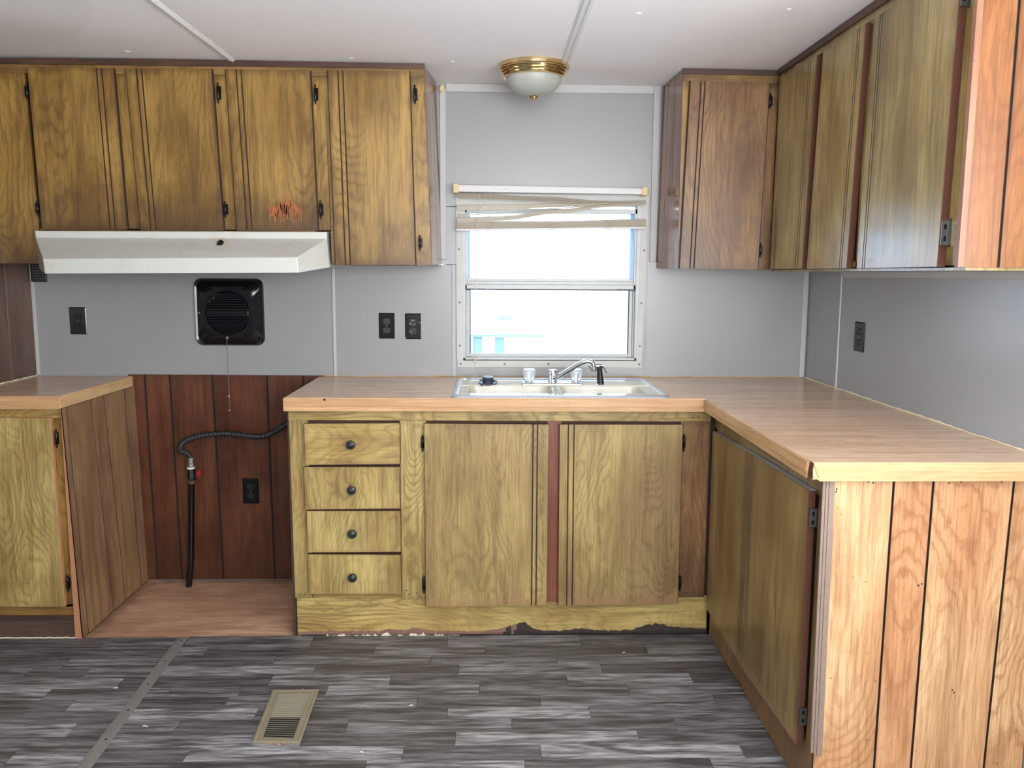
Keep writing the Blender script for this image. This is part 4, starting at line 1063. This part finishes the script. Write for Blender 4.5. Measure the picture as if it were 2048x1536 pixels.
# crumbling chipboard fringe behind and just under the printed face
b = B(); vs = []; fs = []
for i in range(N+1):
    x = xa+(xb-xa)*i/N; zr = ragged(x)
    vs += [(x, YB+.009, zr+.012), (x, YB+.003+.003*mnoise.noise(Vector((x*60, 0, 4))), max(.001, zr*.45+.004*mnoise.noise(Vector((x*90, 5, 4))))), (x, YB+.007, 0.0)]
for i in range(N):
    o = i*3; p = o+3
    fs += [(o, o+1, p+1, p), (o+1, o+2, p+2, p+1)]
B().add(vs, fs, [1 if (xa+(xb-xa)*(k//2)/N) > 1.74+.1*mnoise.noise(Vector((k*.2, 0, 0))) else 0 for k in range(len(fs))]).make('rotten_edge', ['rot', plain('dark_fringe', (52, 42, 40), .95, vary=.4, scale=160)], bc)  # fringe turns near-black towards the right
N = 110; vs = []; fs = []
for i in range(N+1):
    x = 1.06+.50*i/N; q = mnoise.noise(Vector((x*30, 2, 7)))+.6*mnoise.noise(Vector((x*110, 2, 7)))
    h = max(.0003, (.004+.020*q)*(1 if x < 1.47 else .45))
    h -= .003
    vs += [(x, YB-.001-.003*abs(q), -.003), (x, YB-.001-.004*abs(q), h*.6), (x, YB+.005, h), (x, YB+.012, -.003)]
for i in range(N):
    o = i*4; p = o+4
    fs += [(o, o+1, p+1, p), (o+1, o+2, p+2, p+1), (o+2, o+3, p+3, p+2)]
B().add(vs, fs).make('plaster_bead', 'caulk', bc)
for (x, z) in ((.962, .163), (.983, .163), (1.003, .163), (1.352, .165), (1.372, .163), (1.40, .168), (1.362, .177), (2.42, .165), (2.44, .166), (2.465, .168), (2.42, .838), (2.44, .838)):
    B().lathe([(.0022, 0), (.0018, .0008)], (x, YB, z), (0, -1, 0), 8).make('nail', 'gap', bc)
YDb = -.608
dr = [((1.001, .664), (1.347, .667), (1.347, .818), (1.000, .816), 'olive_h', (1.171, .742)),
      ((.996, .496), (1.345, .500), (1.345, .656), (.995, .656), 'olive', (1.171, .574)),
      ((1.000, .333), (1.346, .335), (1.346, .491), (1.001, .491), 'olive', (1.170, .410)),
      ((1.001, .173), (1.346, .173), (1.345, .323), (.999, .326), 'olive', (1.168, .243))]
for (a, c, d, e, mt, k) in dr:
    o = slab(*[(p[0], YDb, p[1]) for p in (a, c, d, e)], N_, .018, (), ch=.0015).make('drawer', [mt, 'raw', 'groove'], bc, grime_edge=.25, wear=.35)
    knob(o, k[0], YDb, k[1])
dA = slab((1.435, YDb, .123), (1.889, YDb, .125), (1.889, YDb, .814), (1.434, YDb, .817), N_, .018, [.872, .908], gw=.005, gd=.0025, ch=.0015).make('door', ['olive_door', 'raw', 'groove'], bc, grime_edge=.15, wear=.4)
dB = slab((1.930, YDb, .125), (2.383, YDb, .129), (2.380, YDb, .814), (1.927, YDb, .814), N_, .018, [.072, .118], gw=.005, gd=.0025, ch=.0015).make('door', ['olive_door', 'raw', 'groove'], bc, grime_edge=.15, wear=.4, grime_low=.2)
for z0, z1 in ((.710, .776), (.168, .242)): hinge(dA, 1.428, z0, z1, YB-.004, -1, .007)
for z0, z1, x in ((.711, .780, 2.387), (.175, .243, 2.389)): hinge(dB, x, z0, z1, YB-.006, 1, .007)

# ------------------------------------------------------------------ right base cabinet (peninsula run)
rc = thing('base_cabinet', 'right-hand base cabinet with two dull olive doors and an orange birch end panel', 'cabinet', (2.8, -1.1, 0))
XB = 2.503
B().box(XB+.012, XR-.002, -1.630, -.60, .03, .868).make('body', 'inside', rc)
def ffr(name, q, mat, x=XB, t=.012, **kw): return hexq([Vector((x, y, z)) for y, z in q], NX, t).make(name, [mat], rc, **kw)
ffr('top_rail', [(-1.642, .812), (-.59, .790), (-.59, .868), (-1.642, .868)], 'khaki_low', grime_edge=.3)
ffr('stile', [(-1.642, .165), (-1.585, .140), (-1.585, .812), (-1.642, .812)], 'khaki_low', grime_edge=.3)
ffr('stile', [(-.625, .10), (-.589, .10), (-.589, .80), (-.625, .80)], 'brown', grime_edge=1, grime_low=1)
# ragged kick
N = 90; vs = []; fs = []
for i in range(N+1):
    y = -.60-(1.03)*i/N; zr = .003+.004*abs(mnoise.noise(Vector((y*14, 0, 0))))+(.012*math.exp(-((y+1.0)/.05)**2))
    for xx, zz in ((XB+.004, .150), (XB+.004, zr), (XB+.012, zr), (XB+.012, .150)): vs.append((xx, y, zz))
for i in range(N):
    o = i*4; p = o+4
    for j in range(4): fs.append((o+j, o+(j+1) % 4, p+(j+1) % 4, p+j))
fs += [(0, 1, 2, 3), (4*N+3, 4*N+2, 4*N+1, 4*N)]
B().add(vs, fs).make('kick_board', 'brown', rc, grime_edge=.4)
XDr = 2.484
dC = slab((XDr, -1.070, .112), (XDr, -.632, .122), (XDr, -.628, .792), (XDr, -1.068, .809), NX, .018, [.045, .085], gw=.004, ch=.001).make('door', ['khaki_low', 'raw', 'groove'], rc, grime_edge=.2, wear=.4)
dD = slab((XDr-.002, -1.575, .136), (XDr, -1.073, .108), (XDr, -1.071, .809), (XDr-.002, -1.569, .820), NX, .018, [.93, .965], gw=.004, ch=.001).make('door', ['khaki_low', 'raw', 'groove'], rc, grime_edge=.2, wear=.4)
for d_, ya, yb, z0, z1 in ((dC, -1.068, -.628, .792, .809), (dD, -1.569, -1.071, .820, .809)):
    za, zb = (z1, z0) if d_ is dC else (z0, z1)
    B().hexa([(XDr+.001, ya, za), (XDr+.001, yb, zb), (XDr+.017, yb, zb), (XDr+.017, ya, za)], [(XDr+.001, ya, za+.0012), (XDr+.001, yb, zb+.0012), (XDr+.017, yb, zb+.0012), (XDr+.017, ya, za+.0012)]).make('top_edge', plain('grey_sheen_edge', (150, 150, 152), .35), d_)  # pale grey colour paints the sheen on the door tops
hinge_x(dD, XDr+.002, -1.577, .728, .775); hinge_x(dD, XDr+.002, -1.581, .197, .243)
# weathered fluted corner strip, snapped off at the bottom
b = B()
for i, (xa, xb, d) in enumerate(((2.4865, 2.492, .006), (2.492, 2.494, .004), (2.494, 2.500, .007), (2.500, 2.502, .0045), (2.502, 2.5155, .007))):
    b.hexa([(xa+.006, -1.640, .158-.002*i), (xb+.006, -1.640, .156-.002*i), (xb, -1.640, .868), (xa, -1.640, .868)], [(xa+.006, -1.640-d, .158-.002*i), (xb+.006, -1.640-d, .156-.002*i), (xb, -1.640-d, .868), (xa, -1.640-d, .868)])
b.make('corner_strip', 'flute', rc)
xs0 = 2.502; W_ = XR-.002-xs0
boards(rc, (xs0, -1.640, .004), (XR-.002, -1.640, .004), (XR-.002, -1.640, .866), (xs0, -1.640, .866), [((2.660-xs0)/W_, (2.663-xs0)/W_), ((2.755-xs0)/W_, (2.761-xs0)/W_), ((2.943-xs0)/W_, (2.961-xs0)/W_)],
       N_, .006, ['orange', 'groove', 'groove'], gap=.004, grime_edge=.0)
for (x, z) in ((2.526, .862), (2.600, .860), (2.612, .858), (2.64, .863), (2.522, .835), (2.523, .842), (2.75, .60), (2.742, .596), (2.848, .32), (2.852, .313), (2.80, .857), (2.83, .860), (2.93, .86)):
    B().lathe([(.0024, 0), (.002, .0006)], (x, -1.640, z), (0, -1, 0), 7).make('nail_hole', 'gap', rc)

# ------------------------------------------------------------------ left base cabinet
lc = thing('base_cabinet', 'left base cabinet with one yellow-olive door and tan panelled side facing the empty niche', 'cabinet', (0, -.3, 0))
YL = -.588
B().box(XL+.004, .128, YL+.012, -.01, .0, .868).make('body', 'inside', lc)
def ffl(name, q, mat, y=YL, **kw): return hexq([Vector((x, y, z)) for x, z in q], N_, .012).make(name, [mat], lc, **kw)
ffl('top_rail', [(XL+.004, .832), (.131, .832), (.130, .867), (XL+.004, .867)], 'olive_h', grime_edge=.3)
ffl('stile', [(.085, .120), (.149, .120), (.131, .832), (.082, .832)], 'gold', grime_edge=.3)
ffl('bottom_rail', [(XL+.004, .086), (.1515, .086), (.150, .128), (XL+.004, .128)], 'gold_h', grime_edge=.2)
hexq([(XL+.004, YL-.004, .004), (.1515, YL-.004, .001), (.149, YL-.004, .086), (XL+.004, YL-.004, .086)], N_, .012).make('base_moulding', 'baseboard', lc)
hexq([(XL+.004, YL-.008, .072), (.1505, YL-.008, .068), (.150, YL-.008, .086), (XL+.004, YL-.008, .086)], N_, .006).make('base_moulding', 'baseboard', lc)
bead_ = [Vector((XL+.01, YL-.008, .002)).lerp(Vector((.150, YL-.008, .001)), i/40)+Vector((0, random.uniform(-.001, .001), random.uniform(-.001, .001))) for i in range(41)]
B().tube(bead_, .003, 6).make('caulk_line', 'caulk', lc)
dL = slab((XL+.02, -.608, .130), (.101, -.608, .127), (.094, -.608, .836), (XL+.02, -.608, .837), N_, .018, (), ch=.0015).make('door', ['olive', 'raw_light', 'groove'], lc, grime_edge=.1)
hinge(dL, .108, .723, .796, YL-.006, 1, .006); hinge(dL, .1145, .179, .250, YL-.006, 1, .006)
B().hexa([(.1285, -.600, .0), (.1345, -.600, .0), (.1345, -.600, .868), (.1285, -.600, .868)], [(.152, -.602, 0), (.158, -.602, 0), (.136, -.602, .868), (.130, -.602, .868)]).make('corner_edge', 'raw_light', lc)
boards(lc, (.159, -.602, .003), (.158, -.001, .003), (.142, -.001, .869), (.1365, -.602, .869), [(.07, .05), (.42, .35), (.61, .53), (.88, .83)], (1, 0, 0), .005, ['tan_panel', 'groove', 'groove'], gap=.003)

# ------------------------------------------------------------------ ceiling lamp
lp = thing('ceiling_light', 'flush ceiling light with ribbed brass pan and frosted glass bowl', 'light', (1.836, -.325, 2.137))
cl = (1.836, -.325, cz(1.836))
B().lathe([(.134, 0), (.1345, -.003), (.133, -.014), (.130, -.017), (.131, -.020), (.1285, -.026), (.124, -.028), (.125, -.031), (.1225, -.036), (.118, -.038), (.119, -.041), (.1165, -.046), (.112, -.048), (.108, -.048), (.100, -.043)], cl, (0, 0, 1), 64).make('brass_pan', 'brass', lp, smooth=28)
gp_ = [(.1045, -.043)]
for i in range(13):
    a = i/12*PI/2; gp_.append((.104*math.cos(a)**.85 if i < 12 else .006, -.046-.066*math.sin(a)))
B().lathe(gp_, cl, (0, 0, 1), 48).make('glass_bowl', 'frosted', lp, smooth=60)
B().lathe([(.006, -.110), (.015, -.112), (.0165, -.116), (.0155, -.119), (.0125, -.120), (.0125, -.123), (.008, -.128), (.001, -.130)], cl, (0, 0, 1), 20).make('finial', 'brass', lp, smooth=35)

# ------------------------------------------------------------------ floor vent, threshold strip, crumbs
fv = thing('floor_vent', 'almond metal floor register with rusty edge set in the grey plank floor', 'vent', (1.05, -1.17, 0))
A = [(.985, -1.320), (1.127, -1.327), (1.116, -1.006), (.966, -1.010)]
def inset(P, d, z, mx=1):
    c = (sum(p[0] for p in P)/4, sum(p[1] for p in P)/4); out = []
    for x, y in P:
        out.append((x-math.copysign(d*mx, x-c[0]), y-math.copysign(d, y-c[1]), z))
    return out
L = [inset(A, -.001, .0), inset(A, 0, .004), inset(A, .006, .0065), inset(A, .010, .0045), inset(A, .026, .0045), inset(A, .026, .001)]
b = B(); vs = sum(L, []); fs = []
for j in range(5):
    for k in range(4): fs.append((j*4+k, j*4+(k+1) % 4, (j+1)*4+(k+1) % 4, (j+1)*4+k))
b.add(vs, fs).make('frame', 'cream_vent', fv)
I = inset(A, .026, .0012)
B().add(I, [(0, 1, 2, 3)]).make('duct_opening', 'gap', fv)
i0, i1, i2, i3 = [Vector(p) for p in inset(A, .026, .004)]
for k in range(22):
    t0, t1 = (k+.16)/22, (k+(.66 if k > 9 else .74))/22
    p = [i0.lerp(i3, t0), i1.lerp(i2, t0), i1.lerp(i2, t1), i0.lerp(i3, t1)]
    dz = (-.0022, -.0022, 0, 0) if k > 9 else (0, 0, -.0022, -.0022)
    q = [v+Vector((0, 0, d)) for v, d in zip(p, dz)]
    B().hexa([v+Vector((0, 0, -.0008)) for v in q], q).make('louver', 'cream_vent', fv)
b = B(); rq = random.Random(4)
for i in range(26):
    s_ = rq.uniform(.002, .005); b.lathe([(s_*.4, 0), (s_, s_*.4), (s_*.3, s_)], (1.055+rq.gauss(0, .014), -1.322+rq.gauss(0, .006), .003), (rq.uniform(-.4, .4), rq.uniform(-.4, .4), 1), 5)
for i in range(9):
    s_ = rq.uniform(.0015, .003); b.lathe([(s_*.4, 0), (s_, s_*.4), (s_*.3, s_)], (1.06+rq.gauss(0, .008), -1.012+rq.gauss(0, .003), .005), (0, 0, 1), 5)
b.make('rust_crumbs', plain('rusty_pink_crumbs', (150, 112, 98), .9, vary=.4, scale=200), fv, kind='stuff')
ts = thing('threshold_strip', 'long aluminium floor strip with countersunk screw holes dividing the plank floor', 'floor strip', (.545, -1, 0))
b = B(); w0 = .020
P0, P1 = Vector((.527, -.603, 0)), Vector((.573, -1.86, 0))
L = []
for off, h in ((-w0, .0005), (-w0+.003, .0025), (-.006, .0042), (.006, .0042), (w0-.003, .0025), (w0, .0005)):
    L.append((off, h))
vs = []; 
for P in (P0, P1):
    vs += [(P.x+o_, P.y, h) for o_, h in L]+[(P.x+w0, P.y, 0), (P.x-w0, P.y, 0)]
n = 8
B().add(vs, [(k, (k+1) % n, n+(k+1) % n, n+k) for k in range(n)]+[tuple(range(n-1, -1, -1)), tuple(range(n, 2*n))]).make('strip', 'strip_alu', ts)
for y in (-.629, -.799, -.965, -1.132, -1.297, -1.463, -1.63):
    x = P0.x+(P1.x-P0.x)*(y-P0.y)/(P1.y-P0.y)+.004
    B().lathe([(.0062, .0036), (.0060, .0046), (.004, .0046), (.0035, .0044)], (x, y, 0), (0, 0, 1), 14).lathe([(.0040, .0045), (.0038, .0049)], (x, y, 0), (0, 0, 1), 10, 1).make('screw', ['strip_alu', 'gap'], ts)
cr = [((.640, -1.222), .016, 'pale curled crumb on the floor right of the metal strip'), ((.448, -.985), .014, 'flattened pale flake on the floor left of the metal strip'),
      ((1.428, -1.112), .012, 'small pale crumb on the planks right of the floor vent'), ((1.312, -1.372), .012, 'pale pebble-like crumb on the planks nearest the floor vent'),
      ((2.16, -.745), .010, 'tiny pale crumb on the planks in front of the right sink door'), ((1.155, -1.425), .022, 'rusty crumbs on the floor nearest the camera')]
for (x, y), s_, lab in cr:
    rq = random.Random(int(x*1000)); b = B()
    pts = [(x+(k/4-.5)*s_+rq.uniform(-.001, .001), y+rq.uniform(-.003, .003), .002+.001*rq.random()) for k in range(5)]
    b.tube(pts, [.001, .0018, .0015, .002, .0008], 6)
    tag(b.make('crumb', 'debris' if s_ < .02 else 'rust', origin=(x, y, 0)), lab, 'debris')
# lump of expanding foam in the ceiling corner by the long cabinet
b = B().lathe([(.003, -.02), (.011, -.012), (.013, 0), (.009, .010), (.004, .014)], (1.470, -.012, 2.118), (.2, -.1, 1), 9)
tag(b.make('foam_lump', 'bracket_tan', smooth=60, origin=(1.470, -.012, 2.118)), 'yellowish foam lump in the ceiling corner beside the long upper cabinet', 'foam')
